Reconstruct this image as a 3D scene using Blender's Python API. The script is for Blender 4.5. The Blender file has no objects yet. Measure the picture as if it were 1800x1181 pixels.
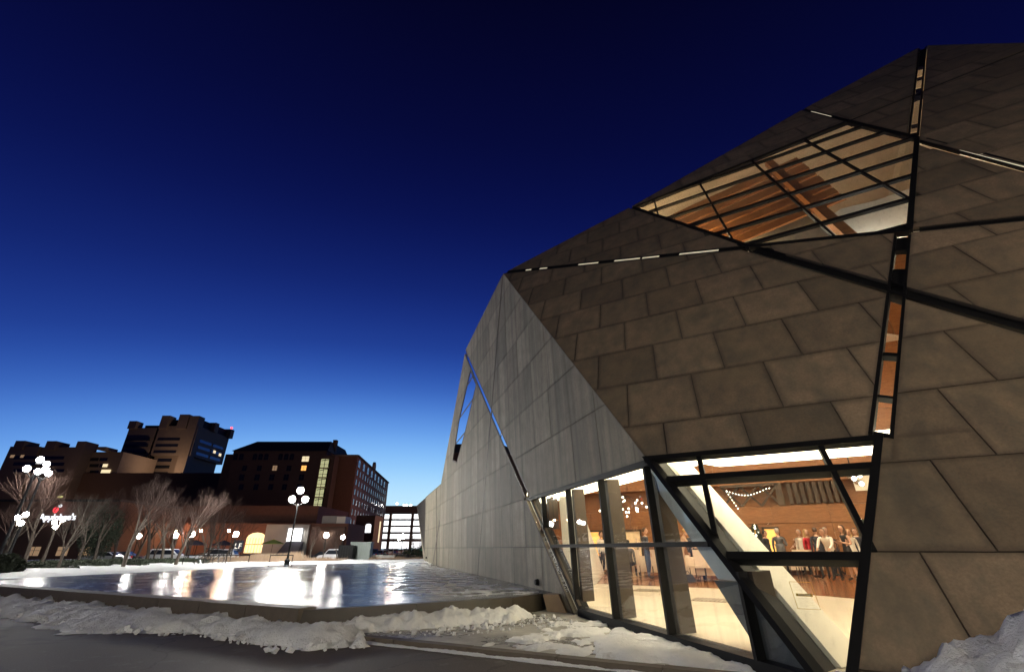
import bpy, bmesh, math, random
from mathutils import Vector, Matrix, noise
random.seed(11)
SC = bpy.context.scene
COL = SC.collection
R = math.radians
CZ = 1.22                                   # camera height above the plaza paving

# ------------------------------------------------------------------ camera, sky, exposure
cam_d = bpy.data.cameras.new('camera'); cam = bpy.data.objects.new('camera', cam_d); COL.objects.link(cam)
cam.location = (0, 0, CZ); cam.rotation_euler = (R(115), 0, 0)
cam_d.sensor_width = 36; cam_d.lens = 16.0; cam_d.clip_start = 0.05; cam_d.clip_end = 3000
SC.camera = cam
SC.view_settings.view_transform = 'Standard'; SC.view_settings.look = 'None'
SC.view_settings.exposure = 0; SC.view_settings.gamma = 1

W = bpy.data.worlds.new('World'); SC.world = W; W.use_nodes = True
wn, wl = W.node_tree.nodes, W.node_tree.links
for n in list(wn): wn.remove(n)
def wnode(t, **k):
    n = wn.new(t)
    for a, b in k.items(): setattr(n, a, b)
    return n
w_out = wnode('ShaderNodeOutputWorld'); w_bg = wnode('ShaderNodeBackground'); w_bg.inputs['Strength'].default_value = 1.0
w_tc = wnode('ShaderNodeTexCoord'); w_sep = wnode('ShaderNodeSeparateXYZ')
w_nrm = wnode('ShaderNodeVectorMath', operation='NORMALIZE')
wl.new(w_tc.outputs['Generated'], w_nrm.inputs[0]); wl.new(w_nrm.outputs[0], w_sep.inputs[0])
# dusk dome: colour runs with the height above the horizon, the afterglow side (azimuth of the sunset) holds the light longer
w_dot = wnode('ShaderNodeVectorMath', operation='DOT_PRODUCT'); w_dot.inputs[1].default_value = (math.sin(R(-12)), math.cos(R(-12)), 0)
wl.new(w_nrm.outputs[0], w_dot.inputs[0])
w_asin = wnode('ShaderNodeMath', operation='ARCSINE'); wl.new(w_sep.outputs['Z'], w_asin.inputs[0])
w_map = wnode('ShaderNodeMapRange'); w_map.inputs['From Min'].default_value = -1; w_map.inputs['From Max'].default_value = 1
w_map.inputs['To Min'].default_value = 0.62; w_map.inputs['To Max'].default_value = 0.0
wl.new(w_dot.outputs['Value'], w_map.inputs['Value'])
w_el = wnode('ShaderNodeMath', operation='DIVIDE'); w_el.inputs[1].default_value = math.pi/2; wl.new(w_asin.outputs[0], w_el.inputs[0])
w_add = wnode('ShaderNodeMath', operation='ADD'); wl.new(w_el.outputs[0], w_add.inputs[0]); wl.new(w_map.outputs[0], w_add.inputs[1])
w_r = wnode('ShaderNodeValToRGB'); wl.new(w_add.outputs[0], w_r.inputs[0])
def s2l(c): return tuple((x/255/12.92 if x/255 <= .04045 else ((x/255+.055)/1.055)**2.4) for x in c)
stops = [(0.0, (214, 244, 255)), (0.06, (190, 232, 255)), (0.10, (146, 204, 255)), (0.15, (98, 156, 236)), (0.21, (52, 96, 187)),
         (0.28, (30, 58, 144)), (0.38, (17, 34, 107)), (0.50, (9, 17, 76)), (0.64, (6, 10, 55)), (0.82, (4, 5, 36)), (1.0, (2, 2, 18))]
cr = w_r.color_ramp; cr.interpolation = 'B_SPLINE'
while len(cr.elements) < len(stops): cr.elements.new(0.5)
for el, (p, c) in zip(cr.elements, stops): el.position = p; el.color = (*s2l(c), 1)
wl.new(w_r.outputs[0], w_bg.inputs[0]); wl.new(w_bg.outputs[0], w_out.inputs[0])

# ------------------------------------------------------------------ materials
def new_mat(name):
    m = bpy.data.materials.new(name); m.use_nodes = True
    return m, m.node_tree.nodes, m.node_tree.links, m.node_tree.nodes['Principled BSDF']
def mix_rgb(N, Lk, fac, a, b, mode='MIX'):
    n = N.new('ShaderNodeMix'); n.data_type = 'RGBA'; n.blend_type = mode
    for sock, v in ((n.inputs[0], fac), (n.inputs[6], a), (n.inputs[7], b)):
        if hasattr(v, 'is_linked'): Lk.new(v, sock)
        elif isinstance(v, (int, float)): sock.default_value = v
        else: sock.default_value = (*v, 1)
    return n.outputs[2]
def noise_tex(N, Lk, scale, detail=4, vec=None, rough=.55, dist=0):
    n = N.new('ShaderNodeTexNoise'); n.inputs['Scale'].default_value = scale; n.inputs['Detail'].default_value = detail
    n.inputs['Roughness'].default_value = rough; n.inputs['Distortion'].default_value = dist
    if vec is not None: Lk.new(vec, n.inputs['Vector'])
    return n.outputs['Fac']
def ramp(N, Lk, fac, p0, p1, c0=(0, 0, 0), c1=(1, 1, 1)):
    n = N.new('ShaderNodeValToRGB'); Lk.new(fac, n.inputs[0])
    n.color_ramp.elements[0].position = p0; n.color_ramp.elements[1].position = p1
    n.color_ramp.elements[0].color = (*c0, 1); n.color_ramp.elements[1].color = (*c1, 1)
    return n.outputs[0]
def pos(N, Lk, scale=(1, 1, 1)):
    g = N.new('ShaderNodeNewGeometry'); mp = N.new('ShaderNodeMapping'); mp.inputs['Scale'].default_value = scale
    Lk.new(g.outputs['Position'], mp.inputs[0]); return mp.outputs[0]
def objco(N, Lk, scale=(1, 1, 1)):
    g = N.new('ShaderNodeTexCoord'); mp = N.new('ShaderNodeMapping'); mp.inputs['Scale'].default_value = scale
    Lk.new(g.outputs['Object'], mp.inputs[0]); return mp.outputs[0]
def bump(N, Lk, P, h, strength=.3, dist=.02):
    b = N.new('ShaderNodeBump'); b.inputs['Strength'].default_value = strength; b.inputs['Distance'].default_value = dist
    Lk.new(h, b.inputs['Height']); Lk.new(b.outputs[0], P.inputs['Normal'])
def plain(name, col, rough=.6, metal=0, var=.15, scale=6, bmp=0, spec=None):
    m, N, Lk, P = new_mat(name)
    f = noise_tex(N, Lk, scale, 5, objco(N, Lk))
    Lk.new(mix_rgb(N, Lk, f, tuple(c*(1-var) for c in col), tuple(min(1, c*(1+var)) for c in col)), P.inputs['Base Color'])
    P.inputs['Roughness'].default_value = rough; P.inputs['Metallic'].default_value = metal
    if spec is not None: P.inputs['Specular IOR Level'].default_value = spec
    if bmp: bump(N, Lk, P, f, bmp, .01)
    return m
def glow(name, col, strength):
    m, N, Lk, P = new_mat(name)
    P.inputs['Base Color'].default_value = (*[min(.8, c) for c in col], 1)
    P.inputs['Emission Color'].default_value = (*col, 1); P.inputs['Emission Strength'].default_value = strength
    P.inputs['Roughness'].default_value = .5
    return m

def stone_mat(name, base, streak, grain=34):
    m, N, Lk, P = new_mat(name)
    oi = N.new('ShaderNodeObjectInfo')
    fine = noise_tex(N, Lk, grain, 6, pos(N, Lk), .7)
    big = noise_tex(N, Lk, .55, 4, pos(N, Lk))
    c = mix_rgb(N, Lk, ramp(N, Lk, fine, .3, .72), tuple(x*.66 for x in base), tuple(x*1.2 for x in base))
    c = mix_rgb(N, Lk, ramp(N, Lk, big, .3, .7), c, mix_rgb(N, Lk, .75, c, (base[0]*.75, base[1]*.82, base[2]*.8)))
    rr = N.new('ShaderNodeMapRange'); rr.inputs['To Min'].default_value = .68; rr.inputs['To Max'].default_value = 1.18
    Lk.new(oi.outputs['Random'], rr.inputs['Value'])
    hv = N.new('ShaderNodeHueSaturation'); Lk.new(rr.outputs[0], hv.inputs['Value']); Lk.new(c, hv.inputs['Color']); c = hv.outputs[0]
    md = noise_tex(N, Lk, 2.6, 5, pos(N, Lk), .65); c = mix_rgb(N, Lk, ramp(N, Lk, md, .35, .68), mix_rgb(N, Lk, .38, c, (.09, .075, .055)), c)
    if streak:      # run-off stains below the joints
        st = noise_tex(N, Lk, 1.0, 5, pos(N, Lk, (2.6, 2.6, .10)), .62)
        c = mix_rgb(N, Lk, ramp(N, Lk, st, .42, .68), c, mix_rgb(N, Lk, streak, c, (.075, .072, .06)))
        st2 = noise_tex(N, Lk, 1.0, 4, pos(N, Lk, (6, 6, .2)), .6)
        c = mix_rgb(N, Lk, ramp(N, Lk, st2, .5, .75), c, mix_rgb(N, Lk, streak*.7, c, (.1, .1, .08)))
    at = N.new('ShaderNodeAttribute'); at.attribute_name = 'grime'
    gn = noise_tex(N, Lk, 7, 4, pos(N, Lk))
    mul = N.new('ShaderNodeMath'); mul.operation = 'MULTIPLY'; Lk.new(at.outputs['Fac'], mul.inputs[0])
    Lk.new(ramp(N, Lk, gn, .1, .7, (.45,)*3, (1,)*3), mul.inputs[1])
    c = mix_rgb(N, Lk, mul.outputs[0], c, (.045, .038, .03))
    Lk.new(c, P.inputs['Base Color']); P.inputs['Roughness'].default_value = .72
    P.inputs['Specular IOR Level'].default_value = .3
    bump(N, Lk, P, fine, .35, .004)
    return m
M = {}
M['granite'] = stone_mat('granite', (.38, .325, .245), .6)
M['granite_warm'] = stone_mat('granite_warm', (.32, .225, .148), .5)
M['joint'] = plain('joint', (.035, .03, .025), .9)
M['black'] = plain('black_metal', (.009, .009, .010), .6, 0, spec=.12)
M['bronze'] = plain('bronze_metal', (.075, .058, .045), .55, .1, bmp=.05, spec=.2)
M['white'] = plain('white_plaster', (.78, .73, .64), .7, var=.05, scale=2)
M['roof_lining'] = plain('roof_lining', (.50, .46, .40), .8)
M['cream_floor'] = plain('cream_floor', (.62, .55, .44), .28, var=.12, scale=1.5)
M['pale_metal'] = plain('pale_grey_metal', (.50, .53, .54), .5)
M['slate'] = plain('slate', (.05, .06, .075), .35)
M['chrome'] = plain('chrome', (.55, .56, .58), .25, .9)
def wood_mat(name, c0, c1, rough=.35, sc=(1, 1, 1)):
    m, N, Lk, P = new_mat(name)
    f = noise_tex(N, Lk, 3, 6, pos(N, Lk, sc), .6, .6)
    oi = N.new('ShaderNodeObjectInfo')
    c = mix_rgb(N, Lk, ramp(N, Lk, f, .3, .7), c0, c1)
    c = mix_rgb(N, Lk, oi.outputs['Random'], c, mix_rgb(N, Lk, .35, c, c0))
    Lk.new(c, P.inputs['Base Color']); P.inputs['Roughness'].default_value = rough
    return m
M['wood'] = wood_mat('wood_panel', (.20, .075, .025), (.36, .16, .06), .35, (1, 1, 6))
M['wood_floor'] = wood_mat('wood_floor', (.20, .07, .028), (.30, .12, .05), .18, (1, 5, 1))
M['dark_wood'] = wood_mat('dark_wood', (.035, .02, .012), (.07, .04, .02), .4)

def glass_mat(name, tint=(.93, .95, .94), dirt=.03, gain=1.0):
    m, N, Lk, P = new_mat(name); N.remove(P)
    out = N['Material Output']
    tr = N.new('ShaderNodeBsdfTransparent'); tr.inputs[0].default_value = (*tint, 1)
    gl = N.new('ShaderNodeBsdfGlossy'); gl.inputs['Roughness'].default_value = .015; gl.inputs[0].default_value = (.95, .97, 1, 1)
    g = N.new('ShaderNodeNewGeometry'); dt = N.new('ShaderNodeVectorMath'); dt.operation = 'DOT_PRODUCT'
    Lk.new(g.outputs['Normal'], dt.inputs[0]); Lk.new(g.outputs['Incoming'], dt.inputs[1])
    def mt(op, a, b=None):
        n = N.new('ShaderNodeMath'); n.operation = op; n.use_clamp = op in ('SUBTRACT', 'ADD')
        for i, v in enumerate((a, b)):
            if v is None: continue
            if hasattr(v, 'is_linked'): Lk.new(v, n.inputs[i])
            else: n.inputs[i].default_value = v
        return n.outputs[0]
    f = mt('POWER', mt('SUBTRACT', 1.0, mt('ABSOLUTE', dt.outputs['Value'])), 5.0)
    f = mt('ADD', mt('MULTIPLY', f, .92*gain), .045*gain)
    mx = N.new('ShaderNodeMixShader'); Lk.new(f, mx.inputs[0]); Lk.new(tr.outputs[0], mx.inputs[1]); Lk.new(gl.outputs[0], mx.inputs[2])
    # dried run-off and spots on the pane
    df = N.new('ShaderNodeBsdfDiffuse'); df.inputs[0].default_value = (.6, .58, .52, 1)
    st = noise_tex(N, Lk, 1.0, 4, pos(N, Lk, (14, 14, .5)), .65)
    sp = noise_tex(N, Lk, 38, 1, pos(N, Lk))
    dirt_f = mt('ADD', mt('MULTIPLY', ramp(N, Lk, st, .52, .8), dirt*3), mt('MULTIPLY', ramp(N, Lk, sp, .77, .8), dirt*6))
    mx2 = N.new('ShaderNodeMixShader'); Lk.new(dirt_f, mx2.inputs[0]); Lk.new(mx.outputs[0], mx2.inputs[1]); Lk.new(df.outputs[0], mx2.inputs[2])
    Lk.new(mx2.outputs[0], out.inputs[0])
    return m
M['glass'] = glass_mat('window_glass')
M['glass_far'] = plain('dark_glass', (.02, .024, .03), .06, 0, var=.1)
M['glass_coat'] = glass_mat('coated_slot_glass', (.6, .62, .64), .01, 4.0)
M['soffit'] = glow('luminous_soffit', (1.0, .86, .62), 7)  # uplit white soffit; the light falling on it is put in as emission
M['downlight'] = glow('downlight', (1.0, .84, .60), 350)
M['bulb'] = glow('string_bulb', (1.0, .9, .72), 14)
M['amber'] = glow('amber_glow', (1.0, .48, .12), 1.4)
M['globe'] = glow('lamp_globe', (1.0, .98, .90), 1350)
M['globe_warm'] = glow('warm_lamp_globe', (1.0, .86, .68), 270)
M['globe_far'] = glow('far_lamp_globe', (1.0, .98, .92), 330)
M['globe_plaza'] = glow('plaza_lamp_globe', (1.0, .93, .78), 620)
M['globe_sodium'] = glow('sodium_lamp_globe', (1.0, .52, .28), 420)
M['lit_pane'] = glow('lit_frosted_pane', (.95, .82, .58), .42)  # pane emits by itself in place of the lit hall behind it
M['globe_dim'] = glow('lamp_globe_dim', (1.0, .95, .88), 230)
M['red_lamp'] = glow('red_beacon', (1.0, .05, .06), 5)
M['green_lamp'] = glow('green_signal', (.05, .9, .45), 3)
M['lit_win'] = glow('lit_window', (1.0, .82, .5), 1.0)
M['lit_win_dim'] = glow('dim_lit_window', (1.0, .62, .35), .25)
M['lit_stair'] = glow('lit_stairwell', (.80, .80, .42), .55)
M['lit_white'] = glow('lit_garage_ceiling', (.95, .97, 1.0), 1.6)
M['brick'] = plain('red_brick', (.19, .085, .058), .85, var=.25, scale=1.5)
M['brick_dark'] = plain('brown_brick', (.13, .075, .055), .85, var=.2, scale=1.2)
M['concrete'] = plain('tan_concrete', (.26, .19, .14), .85, var=.15, scale=.5)
M['concrete_grey'] = plain('grey_concrete', (.34, .33, .31), .85, var=.15, scale=.6)
M['roof'] = plain('dark_roof', (.03, .03, .035), .8)
M['win_dark'] = plain('unlit_window', (.02, .022, .03), .12, var=.1)
M['win_sky'] = plain('sky_reflecting_window', (.10, .13, .18), .08, .5, var=.1)
M['bark'] = plain('bark', (.085, .065, .05), .9, var=.3, scale=9)
M['bark_pale'] = plain('pale_bark', (.10, .08, .064), .9, var=.3, scale=9)
M['twig'] = plain('twig', (.075, .042, .033), .9, var=.3, scale=5)
M['leaf'] = plain('dark_leaf', (.03, .04, .022), .7, var=.4, scale=3)
M['grass'] = plain('dry_grass', (.22, .15, .10), .85, var=.3, scale=3)
M['tyre'] = plain('tyre', (.02, .02, .02), .8)
M['canvas'] = plain('dark_canvas', (.03, .028, .045), .8)
M['canvas_green'] = plain('lime_canvas', (.30, .36, .08), .8)
M['cabinet'] = plain('green_cabinet', (.16, .19, .18), .5, var=.2, scale=2)
M['skin'] = plain('skin', (.50, .29, .20), .5, var=.08)
M['cloth'] = plain('table_cloth', (.72, .58, .45), .8, var=.06)

def snow_mat():
    m, N, Lk, P = new_mat('snow')
    f = noise_tex(N, Lk, 5, 8, pos(N, Lk), .6); g = noise_tex(N, Lk, 45, 4, pos(N, Lk), .6)
    d = noise_tex(N, Lk, 2.2, 5, pos(N, Lk), .65)
    c = mix_rgb(N, Lk, ramp(N, Lk, f, .25, .75), (.80, .81, .83), (.92, .92, .92))
    c = mix_rgb(N, Lk, ramp(N, Lk, d, .62, .80), c, (.42, .38, .35))
    Lk.new(c, P.inputs['Base Color'])
    P.inputs['Roughness'].default_value = .6; P.inputs['Specular IOR Level'].default_value = .3
    ad = N.new('ShaderNodeMath'); ad.operation = 'ADD'; Lk.new(f, ad.inputs[0])
    sc = N.new('ShaderNodeMath'); sc.operation = 'MULTIPLY'; sc.inputs[1].default_value = .25; Lk.new(g, sc.inputs[0]); Lk.new(sc.outputs[0], ad.inputs[1])
    bump(N, Lk, P, ad.outputs[0], .8, .08)
    return m
M['snow'] = snow_mat()
def ice_mat(name, dark, frost, p0, p1, r0, r1, bs=.5, bd=.02, stretch=(1, 1, 1)):
    m, N, Lk, P = new_mat(name)
    f = noise_tex(N, Lk, .55, 7, pos(N, Lk, stretch), .62, .4); g = noise_tex(N, Lk, 4.5, 6, pos(N, Lk, stretch), .6, .3)
    ad = N.new('ShaderNodeMath'); ad.operation = 'MULTIPLY_ADD'; ad.inputs[1].default_value = .45; Lk.new(g, ad.inputs[0]); Lk.new(f, ad.inputs[2])
    k = ramp(N, Lk, ad.outputs[0], p0, p1)
    Lk.new(mix_rgb(N, Lk, k, dark, frost), P.inputs['Base Color'])
    rr = N.new('ShaderNodeMapRange'); rr.inputs['To Min'].default_value = r0; rr.inputs['To Max'].default_value = r1
    Lk.new(k, rr.inputs['Value']); Lk.new(rr.outputs[0], P.inputs['Roughness'])
    P.inputs['IOR'].default_value = 1.36
    g2 = noise_tex(N, Lk, 20, 5, pos(N, Lk, stretch), .7, .6); mm_ = N.new('ShaderNodeMath'); mm_.operation = 'MULTIPLY_ADD'; mm_.inputs[1].default_value = .9; Lk.new(g2, mm_.inputs[0]); Lk.new(g, mm_.inputs[2])
    bump(N, Lk, P, mm_.outputs[0], bs, bd)
    return m
M['ice'] = ice_mat('pool_ice', (.045, .052, .065), (.15, .16, .175), .56, .96, .05, .34, .6, .009)
M['ice_low'] = ice_mat('basin_ice', (.16, .15, .135), (.62, .60, .56), .62, .90, .22, .55, .3, .02)
def paving_mat():
    m, N, Lk, P = new_mat('wet_paving')
    f = noise_tex(N, Lk, .35, 6, pos(N, Lk), .6, .3); g = noise_tex(N, Lk, 60, 3, pos(N, Lk), .6)
    c = mix_rgb(N, Lk, ramp(N, Lk, f, .38, .62), (.045, .034, .027), (.105, .082, .066))
    c = mix_rgb(N, Lk, ramp(N, Lk, g, .3, .7), c, mix_rgb(N, Lk, .35, c, (.26, .22, .19)))
    Lk.new(c, P.inputs['Base Color'])
    Lk.new(ramp(N, Lk, f, .3, .7, (.62,)*3, (.9,)*3), P.inputs['Roughness']); P.inputs['Specular IOR Level'].default_value = .25
    vo = N.new('ShaderNodeTexVoronoi'); vo.feature = 'DISTANCE_TO_EDGE'; vo.inputs['Scale'].default_value = .42
    wv = N.new('ShaderNodeVectorMath'); wv.operation = 'ADD'; nz = N.new('ShaderNodeTexNoise'); nz.inputs['Scale'].default_value = 1.3; nz.inputs['Detail'].default_value = 6; Lk.new(pos(N, Lk), nz.inputs['Vector']); Lk.new(pos(N, Lk), wv.inputs[0]); Lk.new(nz.outputs['Color'], wv.inputs[1]); Lk.new(wv.outputs[0], vo.inputs['Vector'])
    c = mix_rgb(N, Lk, ramp(N, Lk, vo.outputs['Distance'], .003, .012, (.4,)*3, (0,)*3), c, (.018, .014, .011))
    sa = noise_tex(N, Lk, 2.4, 8, pos(N, Lk), .72); c = mix_rgb(N, Lk, ramp(N, Lk, sa, .56, .74, (0,)*3, (.55,)*3), c, (.24, .225, .21))
    Lk.new(c, P.inputs['Base Color'])
    bump(N, Lk, P, g, .3, .004)
    return m
M['paving'] = paving_mat()
M['asphalt'] = plain('asphalt', (.055, .052, .05), .7, var=.25, scale=1.2)
M['road_orange'] = plain('brick_street', (.30, .15, .085), .7, var=.2, scale=1.0)  # orange lamp light put into the street's colour
M['kerb'] = plain('kerb_granite', (.13, .105, .08), .7, var=.25, scale=9, bmp=.2)
M['wet_wall'] = plain('wet_dark_stone', (.05, .042, .032), .35, var=.5, scale=3, bmp=.2)

# ------------------------------------------------------------------ mesh building
BASE = {}
class MB:
    def __init__(s): s.v = []; s.f = []; s.m = []; s.g = None
    def face(s, idx, mi=0): s.f.append(tuple(idx)); s.m.append(mi)
    def add(s, pts, faces, mi=0):
        b = len(s.v); s.v += [tuple(p) for p in pts]
        for f in faces: s.face([b+i for i in f], mi)
    def box(s, c, size, mat=None, mi=0):
        x, y, z = size[0]/2, size[1]/2, size[2]/2
        P = [Vector(p) for p in ((-x, -y, -z), (x, -y, -z), (x, y, -z), (-x, y, -z), (-x, -y, z), (x, -y, z), (x, y, z), (-x, y, z))]
        if mat is not None: P = [mat @ p for p in P]
        c = Vector(c)
        s.add([p+c for p in P], [(0, 3, 2, 1), (4, 5, 6, 7), (0, 1, 5, 4), (1, 2, 6, 5), (2, 3, 7, 6), (3, 0, 4, 7)], mi); return s
    def hexa(s, b, t, mi=0):            # four bottom points, four top points
        s.add(list(b)+list(t), [(3, 2, 1, 0), (4, 5, 6, 7), (0, 1, 5, 4), (1, 2, 6, 5), (2, 3, 7, 6), (3, 0, 4, 7)], mi); return s
    def prism(s, poly, d, mi=0):        # polygon (3-D points) pushed along d
        n = len(poly); d = Vector(d); P = [Vector(p) for p in poly]
        b = len(s.v); s.v += [tuple(p) for p in P]+[tuple(p+d) for p in P]
        s.face([b+i for i in range(n)], mi); s.face([b+n+i for i in reversed(range(n))], mi)
        for i in range(n): j = (i+1) % n; s.face([b+j, b+i, b+n+i, b+n+j], mi)
        return s
    def tube(s, p0, p1, r0, r1=None, n=6, mi=0, cap=True):
        p0, p1 = Vector(p0), Vector(p1); r1 = r0 if r1 is None else r1
        d = (p1-p0); 
        if d.length < 1e-6: return s
        d.normalize(); a = d.orthogonal().normalized(); c = d.cross(a)
        b = len(s.v)
        for p, r in ((p0, r0), (p1, r1)):
            for i in range(n):
                t = 2*math.pi*i/n; s.v.append(tuple(p+(a*math.cos(t)+c*math.sin(t))*r))
        for i in range(n): j = (i+1) % n; s.face([b+i, b+j, b+n+j, b+n+i], mi)
        if cap: s.face([b+i for i in reversed(range(n))], mi); s.face([b+n+i for i in range(n)], mi)
        return s
    def bar(s, p0, p1, w, h, up=(0, 0, 1), mi=0):
        p0, p1 = Vector(p0), Vector(p1); d = (p1-p0).normalized(); up = Vector(up)
        x = d.cross(up).normalized()*w/2; y = x.cross(d).normalized()*h/2
        q = [p0-x-y, p0+x-y, p0+x+y, p0-x+y]; t = [p1-x-y, p1+x-y, p1+x+y, p1-x+y]
        return s.hexa(q, t, mi)
    def lathe(s, prof, c=(0, 0, 0), n=12, mi=0, sx=1, sy=1):
        b = len(s.v); c = Vector(c)
        for r, z in prof:
            for i in range(n):
                t = 2*math.pi*i/n; s.v.append((c.x+r*math.cos(t)*sx, c.y+r*math.sin(t)*sy, c.z+z))
        for k in range(len(prof)-1):
            for i in range(n): j = (i+1) % n; s.face([b+k*n+i, b+k*n+j, b+(k+1)*n+j, b+(k+1)*n+i], mi)
        s.face([b+i for i in reversed(range(n))], mi); s.face([b+(len(prof)-1)*n+i for i in range(n)], mi)
        return s
    def ball(s, c, r, n=8, k=6, mi=0, sc=(1, 1, 1)):
        pr = [(max(.001, r*math.sin(math.pi*i/k))*1.0, -r*math.cos(math.pi*i/k)*sc[2]) for i in range(k+1)]
        return s.lathe(pr, c, n, mi, sc[0], sc[1])
    def build(s, name, mats, parent=None, smooth=False):
        me = bpy.data.meshes.new(name)
        off = BASE.get(parent.name, Vector((0, 0, 0))) if parent else Vector((0, 0, 0))
        me.from_pydata([(v[0]-off.x, v[1]-off.y, v[2]-off.z) for v in s.v], [], s.f)
        for m in (mats if isinstance(mats, (list, tuple)) else [mats]): me.materials.append(m)
        for p, mi in zip(me.polygons, s.m): p.material_index = mi; p.use_smooth = smooth
        o = bpy.data.objects.new(name, me); COL.objects.link(o)
        if parent: o.parent = parent; BASE[o.name] = off
        return o
def tag(o, label=None, cat=None, group=None, kind=None):
    if label: o['label'] = label
    if cat: o['category'] = cat
    if group: o['group'] = group
    if kind: o['kind'] = kind
    return o
def thing(name, loc, label, cat, group=None, local=False):
    o = bpy.data.objects.new(name, None); COL.objects.link(o); o.location = loc
    o.empty_display_size = .2
    BASE[o.name] = Vector((0, 0, 0)) if local else Vector(loc)
    return tag(o, label, cat, group)
def dup(root, loc, rz=0, label=None, scale=None):
    r = root.copy(); COL.objects.link(r); r.location = loc; r.rotation_euler = (0, 0, rz)
    if label: r['label'] = label
    if scale: r.scale = (scale,)*3
    for ch in list(root.children):
        c = ch.copy(); COL.objects.link(c); c.parent = r
        for g in list(ch.children):
            k = g.copy(); COL.objects.link(k); k.parent = c
    return r
V = Vector
def sight(px, py):          # survey line from the photograph's standpoint (photo pixels, 1800 wide)
    xc, yc = (px-900)/800, (590-py)/800; c, s = math.cos(R(25)), math.sin(R(25))
    return V((xc, c-yc*s, s+yc*c))
def at(px, py, t, z=None):  # the point t along it; with z the same plan position at that height
    p = sight(px, py)*t; p.z += CZ
    if z is not None: p.z = z
    return p
def ground(px, Y, z):       # plan position in direction px, Y metres out, at height z
    p = sight(px, 963); return V((p.x/p.y*Y, Y, z))

# ------------------------------------------------------------------ 2-D polygon work for the facades
def clip(poly, p, q, keep_left=True):
    out = []; n = len(poly)
    def sd(a): 
        v = (q[0]-p[0])*(a[1]-p[1])-(q[1]-p[1])*(a[0]-p[0]); return v if keep_left else -v
    for i in range(n):
        a, b = poly[i], poly[(i+1) % n]; da, db = sd(a), sd(b)
        if da >= 0: out.append(a)
        if (da > 0 and db < 0) or (da < 0 and db > 0):
            t = da/(da-db); out.append((a[0]+(b[0]-a[0])*t, a[1]+(b[1]-a[1])*t))
    return out
def area(p): return .5*sum(p[i][0]*p[(i+1) % len(p)][1]-p[(i+1) % len(p)][0]*p[i][1] for i in range(len(p)))
def ccw(p): return list(p) if area(p) > 0 else list(reversed(p))
def inter(poly, conv):
    conv = ccw(conv)
    for i in range(len(conv)):
        if len(poly) < 3: return []
        poly = clip(poly, conv[i], conv[(i+1) % len(conv)])
    return poly if len(poly) > 2 and abs(area(poly)) > 1e-4 else []
def minus(polys, conv):
    conv = ccw(conv); out = []
    order = sorted(range(len(conv)), key=lambda i: -math.dist(conv[i], conv[(i+1) % len(conv)]))
    for poly in polys:
        if not inter(poly, conv): out.append(poly); continue
        rest = poly
        for i in order:
            p, q = conv[i], conv[(i+1) % len(conv)]
            piece = clip(rest, p, q, False)
            if len(piece) > 2 and abs(area(piece)) > 4e-3: out.append(piece)
            rest = clip(rest, p, q, True)
            if len(rest) < 3: break
    return out
def strip(p, q, w):
    d = (V(q)-V(p)).normalized(); n = V((-d.y, d.x))*w/2; p, q = V(p), V(q)
    return ccw([tuple(p-n), tuple(q-n), tuple(q+n), tuple(p+n)])
def line_at(p, q, z): t = (z-p[1])/(q[1]-p[1]); return (p[0]+(q[0]-p[0])*t, z)

# two planes of the stone building.  e, d: level directions; m, nl: inward.
e = V((.862, -.507, 0)).normalized(); m = V((.507, .862, 0)).normalized()
d = V((-.274, .962, 0)).normalized(); nl = V((.962, .274, 0)).normalized()
K = V((0, 0, 1))
OUT_U = (-m + K*.627).normalized(); OUT_L = (-nl - K*.04).normalized()
def PU(a, z, off=0): return e*a + m*(6.47+.627*z) + K*(z+CZ) + OUT_U*off
def PL(b, z, off=0): return d*b + nl*(4.03-.04*z) + K*(z+CZ) + OUT_L*off
def corner(z):              # where the planes meet, as (a on U, b on L)
    ru, rl = 6.47+.627*z, 4.03-.04*z
    det = m.x*nl.y-m.y*nl.x
    x = (ru*nl.y-m.y*rl)/det; y = (m.x*rl-ru*nl.x)/det
    return e.x*x+e.y*y, d.x*x+d.y*y
GZ = -1.24                  # foot of the walls, below the paving
ZT = 9.36
aT, bT = corner(ZT); aB, bB = corner(GZ); aH, bH = corner(1.24)
SK = .1258                  # slant of the upright joints on the leaning wall

bld = thing('stone_building', (6, 14, 0), 'large faceted granite building with leaning walls and lit glass bays', 'building')

# ---- leaning wall (U)
U_out = [(aB, GZ), (10.6, GZ), (10.6, 4.0), (9.2, 10.7), (8.62, 13.4), (7.81, 16.85), (7.62, 17.0), (3.48, 15.06), (aT, ZT)]
notch = [(aT, ZT), (-2.9, 11.45), (3.48, 15.06)]
LA = ((-7.6, 9.40), (10.6, 2.72)); LB = ((-2.9, 11.42), (6.15, GZ)); LC = ((.03, GZ), (7.72, 16.95)); LD = ((3.40, 15.05), (6.75, GZ)); LE = ((-2.85, 11.33), (10.6, 13.05))
sky_poly = ccw([(-2.82, 11.28), (.36, 6.50), (2.99, 5.52), (4.62, 9.42), (3.98, 12.20)])
cC = lambda z: line_at(*LC, z)
bayU = ccw([(aB, GZ), (cC(GZ)[0], GZ), (cC(1.25)[0], 1.25), (aH, 1.25)])
cutU = [sky_poly, bayU, strip(cC(1.27), LC[1], .25), strip((-7.9, 9.51), (.38, 6.47), .17), strip((.3, 6.5), (6.15, GZ-.2), .27), strip((2.9, 5.55), (10.7, 2.72), .17),
        strip((3.36, 15.2), (4.62, 9.4), .13), strip((4.5, 9.35), (6.8, GZ), .17), strip((3.95, 12.2), (10.7, 13.06), .10), strip((-2.95, 11.33), (4.0, 12.21), .12),
        strip((-2.95, 11.45), (.4, 6.45), .12), notch]
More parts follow.
